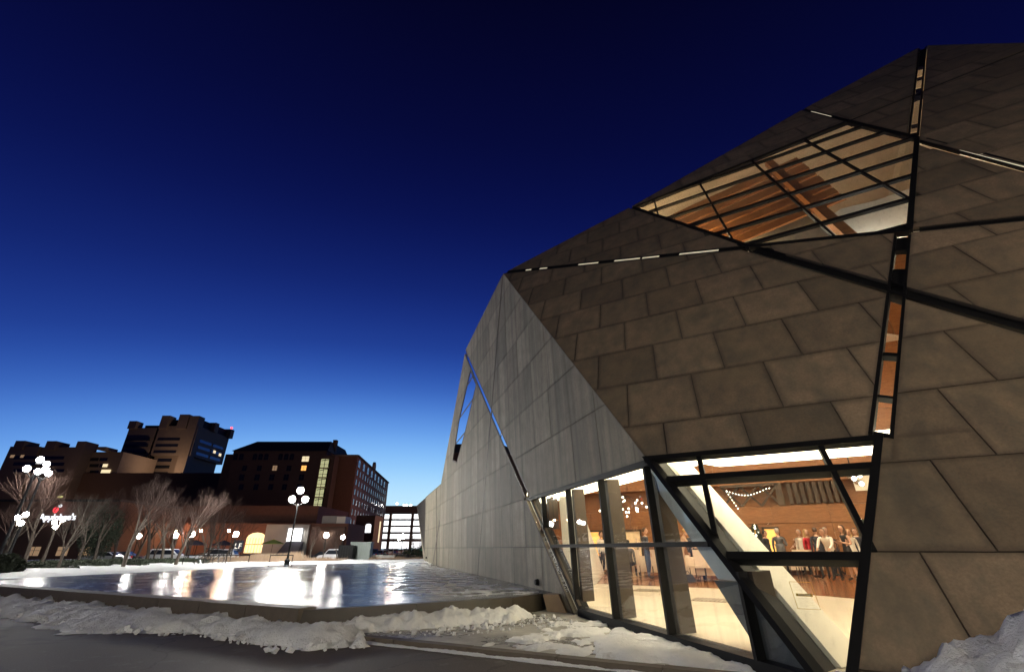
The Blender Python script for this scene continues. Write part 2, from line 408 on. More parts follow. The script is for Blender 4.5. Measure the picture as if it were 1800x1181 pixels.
# ---- upright wall (L)
L_out = [(bT, ZT), (21.73, 9.38), (29.95, 3.68), (30.6, GZ), (bB, GZ)]
wing = [(29.95, 3.68), (46.9, 3.72), (38.1, -.62), (38.0, GZ), (30.6, GZ)]
DG = lambda z: 9.9+(z+1.09)/.86
diagL = [(DG(GZ)-.40, GZ), (DG(GZ), GZ), (DG(9.6), 9.6), (DG(9.6)-.40, 9.6)]
bayL = ccw([(bB, GZ), (DG(GZ)-.2, GZ), (DG(1.2)-.2, 1.2), (bH, 1.2)])
seamL = strip((14.05, 9.5), (19.2, GZ), .11)
lens = ccw([(20.4, 7.8), (19.05, 6.62), (21.8, 5.05), (24.0, 4.05), (25.4, 4.35), (23.6, 6.1)])
cutL = [bayL, diagL, seamL, lens]

panels = []                                  # (apparent size, builder args)
def cells_U():
    for j in range(-2, 19):
        z0 = -.03+.955*j; z1 = z0+.955; off = .96 if j % 2 else .385
        for i in range(-11, 12):
            s0 = off+1.165*i; s1 = s0+1.165; g = .0065
            yield [(s0+g-SK*(z0+g), z0+g), (s1-g-SK*(z0+g), z0+g), (s1-g-SK*(z1-g), z1-g), (s0+g-SK*(z1-g), z1-g)]
def cells_L():
    for j in range(-2, 9):
        z0 = .03+1.205*j
        for i in range(-4, 34):
            b0 = 7.9+1.22*i; g = .006
            yield [(b0+g, z0+g), (b0+1.22-g, z0+g), (b0+1.22-g, z0+1.205-g), (b0+g, z0+1.205-g)]
def collect(cells, outs, cuts, P, tagname):
    for c in cells():
        for out in outs:
            q = inter(ccw(c), out)
            if not q: continue
            for piece in minus([q], cuts[0]) if False else [q]:
                ps = [piece]
                for k in cuts: ps = minus(ps, k)
                for p in ps:
                    if abs(area(p)) < .012: continue
                    ctr = P(sum(x for x, _ in p)/len(p), sum(y for _, y in p)/len(p))
                    dist = (ctr-V((0, 0, CZ))).length
                    panels.append((abs(area(p))/dist**2, ccw(p), P, tagname))
collect(cells_U, [U_out], cutU, PU, 'U')
collect(cells_L, [L_out, wing], cutL, PL, 'L')
def backing(out, cuts):
    ps = [ccw(out)]
    for k in cuts: ps = minus(ps, k)
    return ps
fac = {}
for key, outs, cuts, P in (('U', [U_out], cutU, PU), ('L', [L_out, wing], cutL, PL)):
    b = MB(); lin = MB()
    for o_ in outs:
        for p in backing(o_, cuts):
            q = [P(a, z, -.045) for a, z in p]; b.prism(q, (OUT_U if key == 'U' else OUT_L)*-.05)
            if min(z for a, z in p) > -2: lin.prism([P(a, z, -.098) for a, z in p], (OUT_U if key == 'U' else OUT_L)*-.02)
    fac[key] = b.build('stone_wall', M['joint'], bld)
    fac[key]['label'] = 'leaning warm brown granite wall' if key == 'U' else 'upright grey granite wall with run-off stains'
    lin.build('inner_lining', M['white'], fac[key])
def panel_geo(mb, poly, P, proud, grime_out):
    n = len(poly); cx = sum(x for x, _ in poly)/n; cy = sum(y for _, y in poly)/n
    ins = []
    rad = min(math.dist((cx, cy), poly[i]) for i in range(n)); k = max(.25, 1-.06/max(rad*.7, .12))
    for x, y in poly: ins.append((cx+(x-cx)*k, cy+(y-cy)*k))
    b = len(mb.v)
    mb.v += [tuple(P(x, y, proud)) for x, y in ins]+[tuple(P(x, y, proud)) for x, y in poly]+[tuple(P(x, y, -.044)) for x, y in poly]
    gk = .75 if P is PU else .35; grime_out += [0.0]*n+[.8*gk]*n+[gk]*n
    mb.face([b+i for i in range(n)])
    for i in range(n):
        j = (i+1) % n
        mb.face([b+n+i, b+n+j, b+j, b+i]); mb.face([b+2*n+i, b+2*n+j, b+n+j, b+n+i])
panels.sort(key=lambda t: -t[0])
def set_grime(o, g):
    at_ = o.data.attributes.new('grime', 'FLOAT', 'POINT'); at_.data.foreach_set('value', g)
for k, (sz, poly, P, key) in enumerate(panels[:298]):
    mb = MB(); g = []; panel_geo(mb, poly, P, random.uniform(-.002, .005), g)
    o = mb.build('granite_panel', M['granite_warm' if key == 'U' else 'granite'], fac[key]); set_grime(o, g)
for key in 'UL':
    mb = MB(); g = []
    for sz, poly, P, k2 in panels[298:]:
        if k2 == key: panel_geo(mb, poly, P, random.uniform(-.002, .005), g)
    if mb.v:
        o = mb.build('granite_panels', M['granite_warm' if key == 'U' else 'granite'], fac[key]); set_grime(o, g); o['kind'] = 'stuff'

# ---- frames, bars, panes on the facades
def fbar(mb, P, p, q, w, dep, off=0.02, outv=None):
    """bar of width w in the plane from p to q, front face off in front of it, dep deep"""
    d2 = (V(q)-V(p)).normalized(); n2 = V((-d2.y, d2.x))*w/2
    c = [V(p)-n2, V(q)-n2, V(q)+n2, V(p)+n2]
    mb.prism([P(x.x, x.y, off) for x in c], outv*-dep)
def pane(P, poly, outv, parent, off=-.05, th=.02, mat='glass'):
    mb = MB(); mb.prism([P(x, y, off) for x, y in ccw(poly)], outv*-th); return mb.build('glass_pane', M[mat], parent)

# skylight
sk = MB(); n = len(sky_poly)
for i in range(n): fbar(sk, PU, sky_poly[i], sky_poly[(i+1) % n], .10, .12, .02, OUT_U)
skylight = sk.build('skylight', M['black'], bld); skylight['label'] = 'five-sided skylight with slanting black bars'
for j in range(6, 13):
    z = -.03+.955*j
    seg = inter([(-12, z-.001), (12, z-.001), (12, z+.001), (-12, z+.001)], sky_poly)
    if not seg or len(seg) < 3: 
        xs = []
        for i in range(n):
            p, q = sky_poly[i], sky_poly[(i+1) % n]
            if (p[1]-z)*(q[1]-z) < 0: xs.append(line_at(p, q, z)[0])
        if len(xs) < 2: continue
        xs = [min(xs), max(xs)]
    else: xs = [min(p[0] for p in seg), max(p[0] for p in seg)]
    mb = MB(); fbar(mb, PU, (xs[0]+.02, z), (xs[1]-.02, z), .105, .075, .012, OUT_U); mb.build('glazing_bar', M['black'], skylight)
for s in (-.64, .93, 2.66, 4.26):
    q = inter([(s-.002-SK*4, 4), (s+.002-SK*4, 4), (s+.002-SK*13, 13), (s-.002-SK*13, 13)], sky_poly)
    pts = []
    for i in range(n):
        p, r_ = sky_poly[i], sky_poly[(i+1) % n]
        f0, f1 = p[0]+SK*p[1]-s, r_[0]+SK*r_[1]-s
        if f0*f1 < 0: t = f0/(f0-f1); pts.append((p[0]+(r_[0]-p[0])*t, p[1]+(r_[1]-p[1])*t))
    if len(pts) == 2:
        mb = MB(); fbar(mb, PU, pts[0], pts[1], .05, .07, .008, OUT_U); mb.build('glazing_bar', M['black'], skylight)
for j in range(5, 13):                          # panes between the level bars
    z0 = -.03+.955*j
    for s0, s1 in ((-6, -.64), (-.64, .93), (.93, 2.66), (2.66, 4.26), (4.26, 9)):
        q = inter([(s0-SK*z0, z0), (s1-SK*z0, z0), (s1-SK*(z0+.955), z0+.955), (s0-SK*(z0+.955), z0+.955)], sky_poly)
        if q and abs(area(q)) > .02: pane(PU, q, OUT_U, skylight, -.012)

# window bay in the leaning wall
wb = MB()
fbar(wb, PU, (aH-.05, 1.25), (cC(1.25)[0], 1.25), .075, .10, .025, OUT_U)
fbar(wb, PU, (cC(GZ)[0]-.02, GZ), (cC(1.3)[0]-.015, 1.3), .085, .2, .03, OUT_U)
fbar(wb, PU, (aB, GZ+.08), (cC(GZ)[0], GZ+.08), .16, .2, .02, OUT_U)
bay_u = wb.build('window_bay', M['black'], bld); bay_u['label'] = 'right window bay with a leaning black frame'
sl = lambda s, z: (s-SK*z, z)
def cornerU(z): return (corner(z)[0], z)
for z in (.90, -.08):
    mb = MB(); fbar(mb, PU, (cornerU(z)[0]+.05, z), (cC(z)[0]-.05, z), .08, .13, .018, OUT_U); mb.build('transom', M['black'], bay_u)
mb = MB(); fbar(mb, PU, sl(.59, 1.24), sl(.59, -.03), .06, .13, .01, OUT_U); mb.build('mullion', M['black'], bay_u)
mb = MB(); fbar(mb, PU, sl(-.93, 1.24), sl(-.93, .16), .065, .13, .01, OUT_U); mb.build('mullion', M['black'], bay_u)
for z0, z1 in ((GZ, -.08), (-.08, .90), (.90, 1.25)):
    for s0, s1 in ((-9, -.93), (-.93, .59), (.59, 9)) if z0 > -1 else ((-9, 9),):
        q = inter([(s0-SK*z0, z0), (s1-SK*z0, z0), (s1-SK*z1, z1), (s0-SK*z1, z1)], bayU)
        if q and abs(area(q)) > .01: pane(PU, q, OUT_U, bay_u)

# window bay in the upright wall
wb = MB()
fbar(wb, PL, (bH-.02, 1.2), (DG(1.2)-.2, 1.2), .09, .12, .025, OUT_L)
fbar(wb, PL, (bB, -1.135), (DG(-1.135)-.3, -1.135), .15, .2, .03, OUT_L)
fbar(wb, PL, (DG(GZ)-.40, GZ), (DG(1.2)-.40, 1.2), .07, .22, .02, OUT_L)
bay_l = wb.build('window_bay', M['black'], bld); bay_l['label'] = 'left window bay of upright panes with deep bronze fins'
mb = MB(); fbar(mb, PL, (corner(.05)[1]+.05, .05), (DG(.05)-.4, .05), .06, .14, .04, OUT_L); mb.build('transom', M['black'], bay_l)
for b in (4.85, 6.45, 8.05, 9.65, 11.25):
    zt = min(1.16, -1.02+(b-bB-.1)*1.0) if b < 6.3 else 1.16
    zb = -1.06 if b < DG(-1.06)-.4 else (b+.4-9.9)*.86-1.09
    mb = MB(); fbar(mb, PL, (b, zb), (b, zt), .05, .12, .03, OUT_L); mu = mb.build('mullion', M['black'], bay_l)
    mb = MB(); mb.prism([PL(b-.055, zb, -.13), PL(b+.055, zb, -.13), PL(b+.055, zt, -.13), PL(b-.055, zt, -.13)], OUT_L*-.25)
    mb.build('fin', M['bronze'], mu)
bs = [bB, 4.85, 6.45, 8.05, 9.65, 11.25, 12.6]
for b0, b1 in zip(bs, bs[1:]):
    for z0, z1 in ((-1.1, .05), (.05, 1.2)):
        q = inter([(b0, z0), (b1, z0), (b1, z1), (b0, z1)], bayL)
        q = q and inter(q, [(bB, GZ), (DG(GZ)-.4, GZ), (DG(1.2)-.4, 1.2), (bH, 1.2)])
        if q and abs(area(q)) > .01: pane(PL, q, OUT_L, bay_l)

slot(PL, (DG(-1.15)-.2, -1.15), (DG(1.3)-.2, 1.3), .38, OUT_L, [(.0, .33), (.33, .66), (.66, 1.0)], 'lower glazed end of the diagonal slot beside the window bay', 'bronze', rec=.014, fd=.06, po=-.008) if False else None
# corner strut: black edge bar, deep dark fin, white-clad column behind it
bis = (nl+m).normalized(); side = V((-bis.y, bis.x, 0))
def edge_pt(z, inward=0, lat=0):
    a, b = corner(z); p = PU(a, z); return p+bis*inward+side*lat
def edge_prism(mb, z0, z1, i0, i1, w, w1=None):
    w1 = w if w1 is None else w1
    bq = [edge_pt(z0, i0, -w/2), edge_pt(z0, i1, -w1/2), edge_pt(z0, i1, w1/2), edge_pt(z0, i0, w/2)]
    tq = [edge_pt(z1, i0, -w/2), edge_pt(z1, i1, -w1/2), edge_pt(z1, i1, w1/2), edge_pt(z1, i0, w/2)]
    return mb.hexa(bq, tq)
mb = MB(); edge_prism(mb, GZ, 1.30, -.035, .09, .08, .15)
strut = mb.build('corner_strut', M['black'], bld)
mb = MB(); edge_prism(mb, GZ, 1.24, .10, .42, .07); mb.build('fin', M['black'], strut)
mb = MB(); edge_prism(mb, GZ+.2, 1.3, .45, .95, .16, .30); mb.build('inclined_column', M['white'], bld)
def edge_plate(mb, z0, z1, i0, i1, l0, l1):
    return mb.hexa([edge_pt(z0, i0, l0), edge_pt(z0, i1, l0), edge_pt(z0, i1, l1), edge_pt(z0, i0, l1)], [edge_pt(z1, i0, l0), edge_pt(z1, i1, l0), edge_pt(z1, i1, l1), edge_pt(z1, i0, l1)])
mb = MB(); edge_plate(mb, GZ, 1.24, .12, .44, .037, .06); mb.build('cladding_plate', M['white'], strut)

# light grey clad column standing just inside the left panes, parallel to the strut; dark slab below it painted in place of a sky reflection
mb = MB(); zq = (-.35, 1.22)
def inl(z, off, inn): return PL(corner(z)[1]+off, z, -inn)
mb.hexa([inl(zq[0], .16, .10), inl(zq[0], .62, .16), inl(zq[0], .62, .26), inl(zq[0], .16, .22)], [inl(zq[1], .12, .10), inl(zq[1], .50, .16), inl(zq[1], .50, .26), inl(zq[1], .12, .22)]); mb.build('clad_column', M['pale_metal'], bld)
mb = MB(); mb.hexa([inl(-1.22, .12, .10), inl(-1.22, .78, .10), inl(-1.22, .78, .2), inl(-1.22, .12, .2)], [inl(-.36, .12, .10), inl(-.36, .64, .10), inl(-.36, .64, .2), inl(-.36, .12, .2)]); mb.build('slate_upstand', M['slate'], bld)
# slot windows along the five cutting lines
def slot(P, p, q, w, outv, segs, label, dark='black', rec=.03, gm='glass', fd=.2, po=None):
    mb = MB(); fbar(mb, P, p, q, w*.98, .05, -.16, outv)       # dark back of the channel (only behind opaque lengths)
    d2 = (V(q)-V(p)); Ln = d2.length; d2.normalize(); n2 = V((-d2.y, d2.x))
    fr = MB()
    for sgn in (-1, 1):
        o2 = n2*(w/2-.022)*sgn; fbar(fr, P, tuple(V(p)+o2), tuple(V(q)+o2), .044, fd, -rec+.02, outv)
    s = fr.build('slot_window', M[dark], bld)
    if label: s['label'] = label
    cur = 0.0
    spans = sorted(segs)
    op = []
    for a, b in spans:
        if a > cur: op.append((cur, a))
        cur = b
    if cur < 1: op.append((cur, 1))
    for a, b in op:
        if (b-a)*Ln < .05: continue
        mb = MB(); fbar(mb, P, tuple(V(p)+d2*Ln*a), tuple(V(p)+d2*Ln*b), w-.09, .05, -rec-.04, outv); mb.build('infill_panel', M[dark], s)
    for a, b in spans:
        q2 = strip(tuple(V(p)+d2*Ln*a), tuple(V(p)+d2*Ln*b), w-.08)
        pane(P, q2, outv, s, -rec-.05 if po is None else po, mat=gm)
        mb = MB(); fbar(mb, P, tuple(V(p)+d2*(Ln*b-.02)), tuple(V(p)+d2*(Ln*b+.02)), w-.09, .1, -rec, outv); mb.build('glazing_bar', M[dark], s)
slot(PU, cC(1.30), cC(5.44), .25, OUT_U, [(.02, .14), (.15, .31), (.33, .62), (.78, .90)], 'near upright slot window lit amber from inside')
slot(PU, cC(9.66), cC(16.8), .22, OUT_U, [(.03, .09), (.10, .36), (.37, .44), (.46, .58), (.60, .72)], 'upper upright slot window near the roof peak', rec=.014, fd=.06, po=-.008)
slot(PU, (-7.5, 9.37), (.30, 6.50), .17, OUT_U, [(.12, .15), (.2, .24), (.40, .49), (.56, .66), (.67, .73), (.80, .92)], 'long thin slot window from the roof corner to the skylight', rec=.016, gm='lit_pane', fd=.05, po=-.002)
slot(PU, (.42, 6.40), (6.0, GZ+.2), .27, OUT_U, [], 'broad black diagonal band below the skylight')
slot(PU, (3.12, 5.47), (10.5, 2.75), .17, OUT_U, [], 'black band running right from the skylight')
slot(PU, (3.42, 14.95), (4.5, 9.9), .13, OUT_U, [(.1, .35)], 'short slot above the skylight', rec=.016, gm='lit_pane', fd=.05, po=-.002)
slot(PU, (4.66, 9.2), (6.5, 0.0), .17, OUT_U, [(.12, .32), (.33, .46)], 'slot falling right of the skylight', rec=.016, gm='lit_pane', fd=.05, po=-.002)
slot(PU, (4.05, 12.21), (10.5, 13.03), .10, OUT_U, [], 'thin black line to the right of the skylight')
slot(PL, (DG(1.35)-.2, 1.35), (DG(9.2)-.2, 9.2), .29, OUT_L, [(.0, .09), (.09, .18), (.18, .27), (.28, .5), (.5, .7), (.7, .95)], 'diagonal slot window reflecting blue sky', 'bronze', gm='glass_coat', rec=.014, fd=.06, po=-.008)
slot(PL, (DG(-1.15)-.2, -1.15), (DG(1.3)-.2, 1.3), .36, OUT_L, [(.0, .33), (.33, .66), (.66, 1.0)], 'lower glazed end of the diagonal slot beside the window bay', 'bronze', rec=.014, fd=.06, po=-.008)
slot(PL, (14.12, 9.25), (19.05, -.98), .11, OUT_L, [(.05, .45), (.45, .75), (.75, .97)], 'thin upright slot in the grey wall', 'bronze', gm='glass_coat', rec=.014, fd=.06, po=-.008)
lw = MB()
for i in range(len(lens)): fbar(lw, PL, lens[i], lens[(i+1) % len(lens)], .07, .15, .01, OUT_L)
lensw = lw.build('slanted_window', M['bronze'], bld); lensw['label'] = 'slanted window high in the grey wall reflecting pale sky'
for z0 in (4.0, 5.1, 6.2, 7.3):
    q = inter([(10, z0), (30, z0), (30, z0+1.1), (10, z0+1.1)], lens)
    if q: pane(PL, q, OUT_L, lensw, -.01, mat='glass_coat')
    if z0 > 4.5:
        q = [p for i in range(len(lens)) for p in [line_at(lens[i], lens[(i+1) % len(lens)], z0)] if (lens[i][1]-z0)*(lens[(i+1) % len(lens)][1]-z0) < 0]
        if len(q) == 2: mb = MB(); fbar(mb, PL, q[0], q[1], .05, .1, .005, OUT_L); mb.build('glazing_bar', M['bronze'], lensw)
# dark gap between main wall and wing, and a leaning gap strip
mb = MB(); fbar(mb, PL, (32.2, 3.68), (30.9, -.95), .10, .04, .012, OUT_L); mb.build('expansion_joint', M['black'], fac['L'])
mb = MB(); fbar(mb, PL, (30.1, 1.5), (32.9, -.95), .22, .04, .014, OUT_L); mb.build('expansion_joint', M['bronze'], fac['L'])
# two round wall lights at the foot of the grey wall
for b, z in ((11.9, -.74), (36.5, -.6)):
    mb = MB(); c = PL(b, z, .0)
    mb.tube(c, c+OUT_L*.09, .075, .06, 10); mb.build('wall_light', M['black'], bld)

# ---- inside: floor, hall walls, roof
D_BACK = 27.0
def HM(a, mm, z): return e*a+m*mm+K*(z+CZ)
FZ = -1.05
fl = [(-16, D_BACK), (10.6, D_BACK), (10.6, 5.95), (-.1, 5.95)]
# plan polygon of the hall floor in (a, mm), cut back to the upright wall
def ab_from(b, off): p = d*b+nl*(4.03+off); return (p.dot(e), p.dot(m))
p1 = ab_from(3.9, .25); p2 = ab_from(34.6, .25)
hall = ccw([(-.02, 5.95), (10.6, 5.95), (10.6, D_BACK), p2, p1])
lineA = ((3.3, 21.6), (6.7, 14.7))
mb = MB(); mb.prism([HM(a, mm, FZ-.012) for a, mm in hall], (0, 0, -.15)); mb.build('wooden_floor', M['wood_floor'], bld)
wa = [(V((x, y, 0)).dot(e), V((x, y, 0)).dot(m)) for x, y in lineA]
cream = inter(hall, [(-30, 0), (30, 0), (30, 16.0), (wa[1][0], 16.0), (wa[0][0], wa[0][1]+.0), (-30, 22.0)])
mb = MB(); mb.prism([HM(a, mm, FZ) for a, mm in cream], (0, 0, -.01)); floor_o = mb.build('stone_floor', M['cream_floor'], bld)
for (px, py) in ((1139, 1037), (1249, 1054)):
    p = sight(px, py); t = FZ/p.z; c = p*t; c.z = FZ+CZ+.004
    mb = MB(); mb.box(c+V((0, 0, .003)), (.75, .75, .012), Matrix.Rotation(R(-30), 3, 'Z'))
    for k in range(8):
        mb.box(c+Matrix.Rotation(R(-30), 3, 'Z') @ V((-.3+k*.086, 0, .012)), (.03, .66, .008), Matrix.Rotation(R(-30), 3, 'Z'), 1)
    mb.build('floor_vent', [plain('vent_frame', (.33, .27, .2), .5), plain('vent_slat', (.22, .18, .14), .5)], bld)
# back wall in timber panels
for k in range(13):
    a0 = -20+k*2.36; mb = MB()
    zr = 9.0 if a0 < -7.7 else min(9.1+.49*(a0+7.6), 16)
    bz = [(FZ, 1.08), (1.10, 1.86), (2.95, 6.0), (6.02, 9.0), (9.02, 12.0), (12.02, 17.4)]
    for z0, z1 in bz:
        z1 = min(z1, zr)
        if z1 <= z0+.05: continue
        mb.prism([HM(a0+.012, D_BACK+random.uniform(0, .02), z0), HM(a0+2.348, D_BACK, z0), HM(a0+2.348, D_BACK, z1), HM(a0+.012, D_BACK, z1)], m*.08)
    mb.build('wood_panel', M['wood'], bld)
mb = MB(); mb.prism([HM(-20.2, D_BACK+.7, FZ), HM(10.8, D_BACK+.7, FZ), HM(10.8, D_BACK+.7, 3.5), HM(7.7, D_BACK+.7, 16.6), HM(-7.6, D_BACK+.7, 9.2), HM(-20.2, D_BACK+.7, 9.2)], m*.2)
mb.prism([HM(-20.2, D_BACK, 1.9), HM(10.8, D_BACK, 1.9), HM(10.8, D_BACK+.7, 1.9), HM(-20.2, D_BACK+.7, 1.9)], (0, 0, -.03))
mb.build('gallery_wall', M['wood'], bld)
def a_on_back(px, py): p = sight(px, py); return (p*(D_BACK/p.dot(m))).dot(e)
# gallery openings: dark upright slats and braced opening
for k in range(9):
    a0 = a_on_back(1385+k*11.5, 866); mb = MB()
    mb.prism([HM(a0, D_BACK-.02, 1.95), HM(a0+.16, D_BACK-.02, 1.95), HM(a0+.16, D_BACK-.02, 2.9), HM(a0, D_BACK-.02, 2.9)], m*.3); mb.build('gallery_slat', M['dark_wood'], bld)
a0, a1 = a_on_back(1268, 870), a_on_back(1370, 866)
mb = MB()
for k in range(3):
    x0, x1 = a0+(a1-a0)*k/3, a0+(a1-a0)*(k+1)/3
    mb.bar(HM(x0, D_BACK+.1, 1.92), HM(x1, D_BACK+.1, 2.92), .1, .1); mb.bar(HM(x1, D_BACK+.14, 1.92), HM(x0, D_BACK+.14, 2.92), .1, .1)
mb.bar(HM(a0, D_BACK-.02, 2.9), HM(a1, D_BACK-.02, 2.9), .12, .14); mb.bar(HM(a1, D_BACK-.02, 1.9), HM(a1, D_BACK-.02, 2.95), .3, .12, up=m)
mb.build('gallery_brace', M['dark_wood'], bld)
# doorways along the ground floor
for (x0, x1, mat) in ((1040, 1062, 'amber'), (1064, 1078, 'amber'), (1090, 1128, 'lit_win_dim'), (1322, 1334, 'amber'), (1350, 1372, 'amber'), (1176, 1186, 'dark_wood')):
    a0, a1 = a_on_back(x0, 960), a_on_back(x1, 960); mb = MB()
    mb.prism([HM(a0, D_BACK-.03, FZ), HM(a1, D_BACK-.03, FZ), HM(a1, D_BACK-.03, .85), HM(a0, D_BACK-.03, .85)], m*.05)
    dw = mb.build('doorway', M[mat], bld)
    mb = MB(); mb.bar(HM(a0-.05, D_BACK-.06, FZ), HM(a0-.05, D_BACK-.06, .95), .1, .1, up=m); mb.bar(HM(a1+.05, D_BACK-.06, FZ), HM(a1+.05, D_BACK-.06, .95), .1, .1, up=m)
    mb.bar(HM(a0-.1, D_BACK-.06, .9), HM(a1+.1, D_BACK-.06, .9), .1, .1); mb.build('door_frame', M['dark_wood'], dw)
# right end wall, roof slabs running back from the roof line
mb = MB(); mb.prism([HM(10.6, 5.9, GZ), HM(10.6, D_BACK+.8, GZ), HM(10.6, D_BACK+.8, 17.4), HM(10.6, 6.47+.627*4+2, 4.0)], e*.2); mb.build('end_wall', M['white'], bld)
roofpts = [(aT, ZT), (-2.9, 11.43), (3.48, 15.04), (7.62, 16.98), (7.81, 16.83), (8.62, 13.38), (9.2, 10.7), (10.6, 4.0)]
mb = MB()
for (a0, z0), (a1, z1) in zip(roofpts, roofpts[1:]):
    q0, q1 = PU(a0, z0, -.1), PU(a1, z1, -.1)
    b0 = HM(a0, D_BACK+.8, z0-.06); b1 = HM(a1, D_BACK+.8, z1-.06)
    mb.hexa([q0-K*.16, q1-K*.16, b1-K*.16, b0-K*.16], [q0-K*.02, q1-K*.02, b1-K*.02, b0-K*.02])
mb.build('roof', M['roof_lining'], bld)
lp = [(bT, ZT), (21.73, 9.36), (29.95, 3.66), (46.9, 3.68)]
mb = MB()
for (b0, z0), (b1, z1) in zip(lp, lp[1:]):
    q0, q1 = PL(b0, z0, -.1), PL(b1, z1, -.1)
    mb.hexa([q0-K*.16, q1-K*.16, q1+nl*26-K*.16, q0+nl*26-K*.16], [q0-K*.02, q1-K*.02, q1+nl*26-K*.02, q0+nl*26-K*.02])
mb.build('roof', M['white'], bld)
mb = MB(); mb.prism([PL(46.9, 3.6, -.1), PL(38.1, -.62, -.1), PL(38.05, GZ, -.1), PL(38.05, GZ, -.1)+nl*12, PL(46.9, 3.6, -.1)+nl*12][:3]+[PL(38.05, GZ, -.1)], nl*.3); mb.build('end_wall', M['concrete_grey'], bld)
mb = MB(); q = [PL(46.9, 3.6, -.05), PL(38.1, -.62, -.05)]; mb.hexa([q[1]-K*.62, q[1]-K*.62+nl*8, q[1]+nl*8, q[1]], [q[0]-d*.2, q[0]-d*.2+nl*8, q[0]+nl*8, q[0]]); mb.build('end_wall', M['granite'], bld)

# white soffit behind the window heads, its uplighting painted as a glow
pU0, pU1 = corner(1.25)[0], cC(1.25)[0]
sf = ccw([(pU0+.25, 7.42), (10.4, 7.42), (10.4, 8.75), (-1.0, 8.75)])
mb = MB(); mb.prism([HM(a, mm, 1.275) for a, mm in sf], (0, 0, .1)); sfo = mb.build('luminous_soffit', M['soffit'], bld)
q0, q1 = d*(bH+.1)+nl*4.05, d*14.5+nl*4.05
mb = MB(); mb.prism([q0+K*(1.30+CZ), q1+K*(1.30+CZ), q1+nl*1.25+K*(1.30+CZ), q0+nl*1.25+d*-.6+K*(1.30+CZ)], (0, 0, .1)); mb.build('luminous_soffit', M['soffit'], bld)
# white inclined wall inside the left bay
w0, w1 = V((1.95, 13.4, CZ+FZ)), V((4.2, 23.2, CZ+FZ))
tdir = (w1-w0).normalized(); wn_ = V((tdir.y, -tdir.x, 0))
top0 = V((1.25, 10.7, CZ+.95)); 
mb = MB(); mb.prism([w0-tdir*1.6, w1, w0+tdir*.2+K*1.95, w0-tdir*2.3+K*2.15], -wn_*.35); mb.build('inclined_wall', M['white'], bld)
# ---- hall lamps: round lamps on stems, added out of view to light the hall
lamp_root = None
for k, (a, mm) in enumerate([(-5, 20), (-1.5, 13.5), (3, 20.5), (6, 14)]):
    zc = 8.2
    p = HM(a, mm, zc)
    t = thing('pendant_lamp', p, ['hanging lamp high inside the hall, far left by the timber wall', 'hanging lamp high inside the hall over the left window bay', 'hanging lamp high inside the hall before the timber wall', 'hanging lamp high inside the hall over the right window bay'][k], 'lamp', 'pendant lamps in the hall', local=True)
    if lamp_root is None:
        lamp_root = t
        MB().lathe([(.02, 0), (.5, 0), (.5, .05), (.3, .12), (.02, .14)], n=14).build('lamp_shade', M['black'], t)
        MB().lathe([(.02, -.02), (.46, -.02), (.46, -.005), (.02, -.005)], n=14).build('diffuser', M['downlight'], t)
        MB().tube((0, 0, .13), (0, 0, 2.2), .012, n=5).build('stem', M['black'], t)
    else:
        for ch in lamp_root.children: c = ch.copy(); COL.objects.link(c); c.parent = t
# wall washers up high for the timber wall and one added light behind the slanted window
def area_lamp(name, loc, target, size, power, col):
    l = bpy.data.lights.new(name, 'AREA'); l.energy = power; l.size = size; l.color = col
    o = bpy.data.objects.new(name, l); COL.objects.link(o); o.location = loc
    o.rotation_euler = (V(target)-V(loc)).to_track_quat('-Z', 'Y').to_euler(); o['kind'] = 'light'; return o
area_lamp('hall_spot', HM(0, 15, 4.5), HM(-1, D_BACK, 10), 1.0, 60, (1, .66, .34))
area_lamp('hall_spot', PL(22.5, 5, -5), PL(22.5, 6, -2), 1.2, 260, (1, .9, .78))  # unseen light added to brighten the slanted window from inside
area_lamp('hall_spot', HM(6, 17, 5), HM(5, D_BACK, 11), 1.0, 40, (1, .72, .45))
area_lamp('hall_spot', HM(-6, 16, 3), HM(-6, D_BACK, 6), 1.0, 120, (1, .6, .3))

# timber-clad bulkhead and a white moulded bulkhead hanging behind the skylight
def behind(px, py, off):
    p = sight(px, py); k = (6.47+off)/(p.dot(m)-.627*p.z); p = p*k; p.z += CZ; return p
for k in range(7):
    f0, f1 = k/7, (k+1)/7; A0, A1, B0, B1 = V((1165, 384)), V((1300, 428)), V((1400, 276)), V((1490, 350))
    c = [A0.lerp(A1, f0), A0.lerp(A1, f1-.03), B0.lerp(B1, f1-.03), B0.lerp(B1, f0)]
    mb = MB(); mb.prism([behind(p.x, p.y, 1.5) for p in c], -OUT_U*.06); mb.build('timber_board', M['wood'], bld)
mb = MB(); mb.prism([behind(*p, 1.2) for p in ((1440, 392), (1480, 366), (1540, 352), (1602, 330), (1600, 408), (1480, 424))], -OUT_U*.1); mb.build('white_bulkhead', M['white'], bld)
mb = MB(); mb.prism([behind(*p, 2.2) for p in ((1290, 432), (1420, 372), (1500, 425), (1320, 452))], -OUT_U*.1); mb.build('grey_bulkhead', M['concrete_grey'], bld)
for q0, q1 in (((1350, 285), (1520, 440)),):
    mb = MB(); mb.bar(behind(*q0, .75), behind(*q1, .75), .22, .22, up=OUT_U); mb.build('timber_beam', M['wood'], bld)
area_lamp('bulkhead_spot', behind(1205, 432, 1.05), behind(1290, 360, 1.5), .3, 130, (1, .60, .24))
area_lamp('bulkhead_spot', behind(1545, 418, .7), behind(1530, 380, 1.2), .25, 40, (1, .93, .82))

mb = MB(); mb.prism([PL(26.5, 2.8, -3.2), PL(17.5, 5.2, -3.2), PL(18.2, 9.0, -3.2), PL(26.5, 6.2, -3.2)], -OUT_L*.1); mb.build('inner_wall', M['white'], bld)

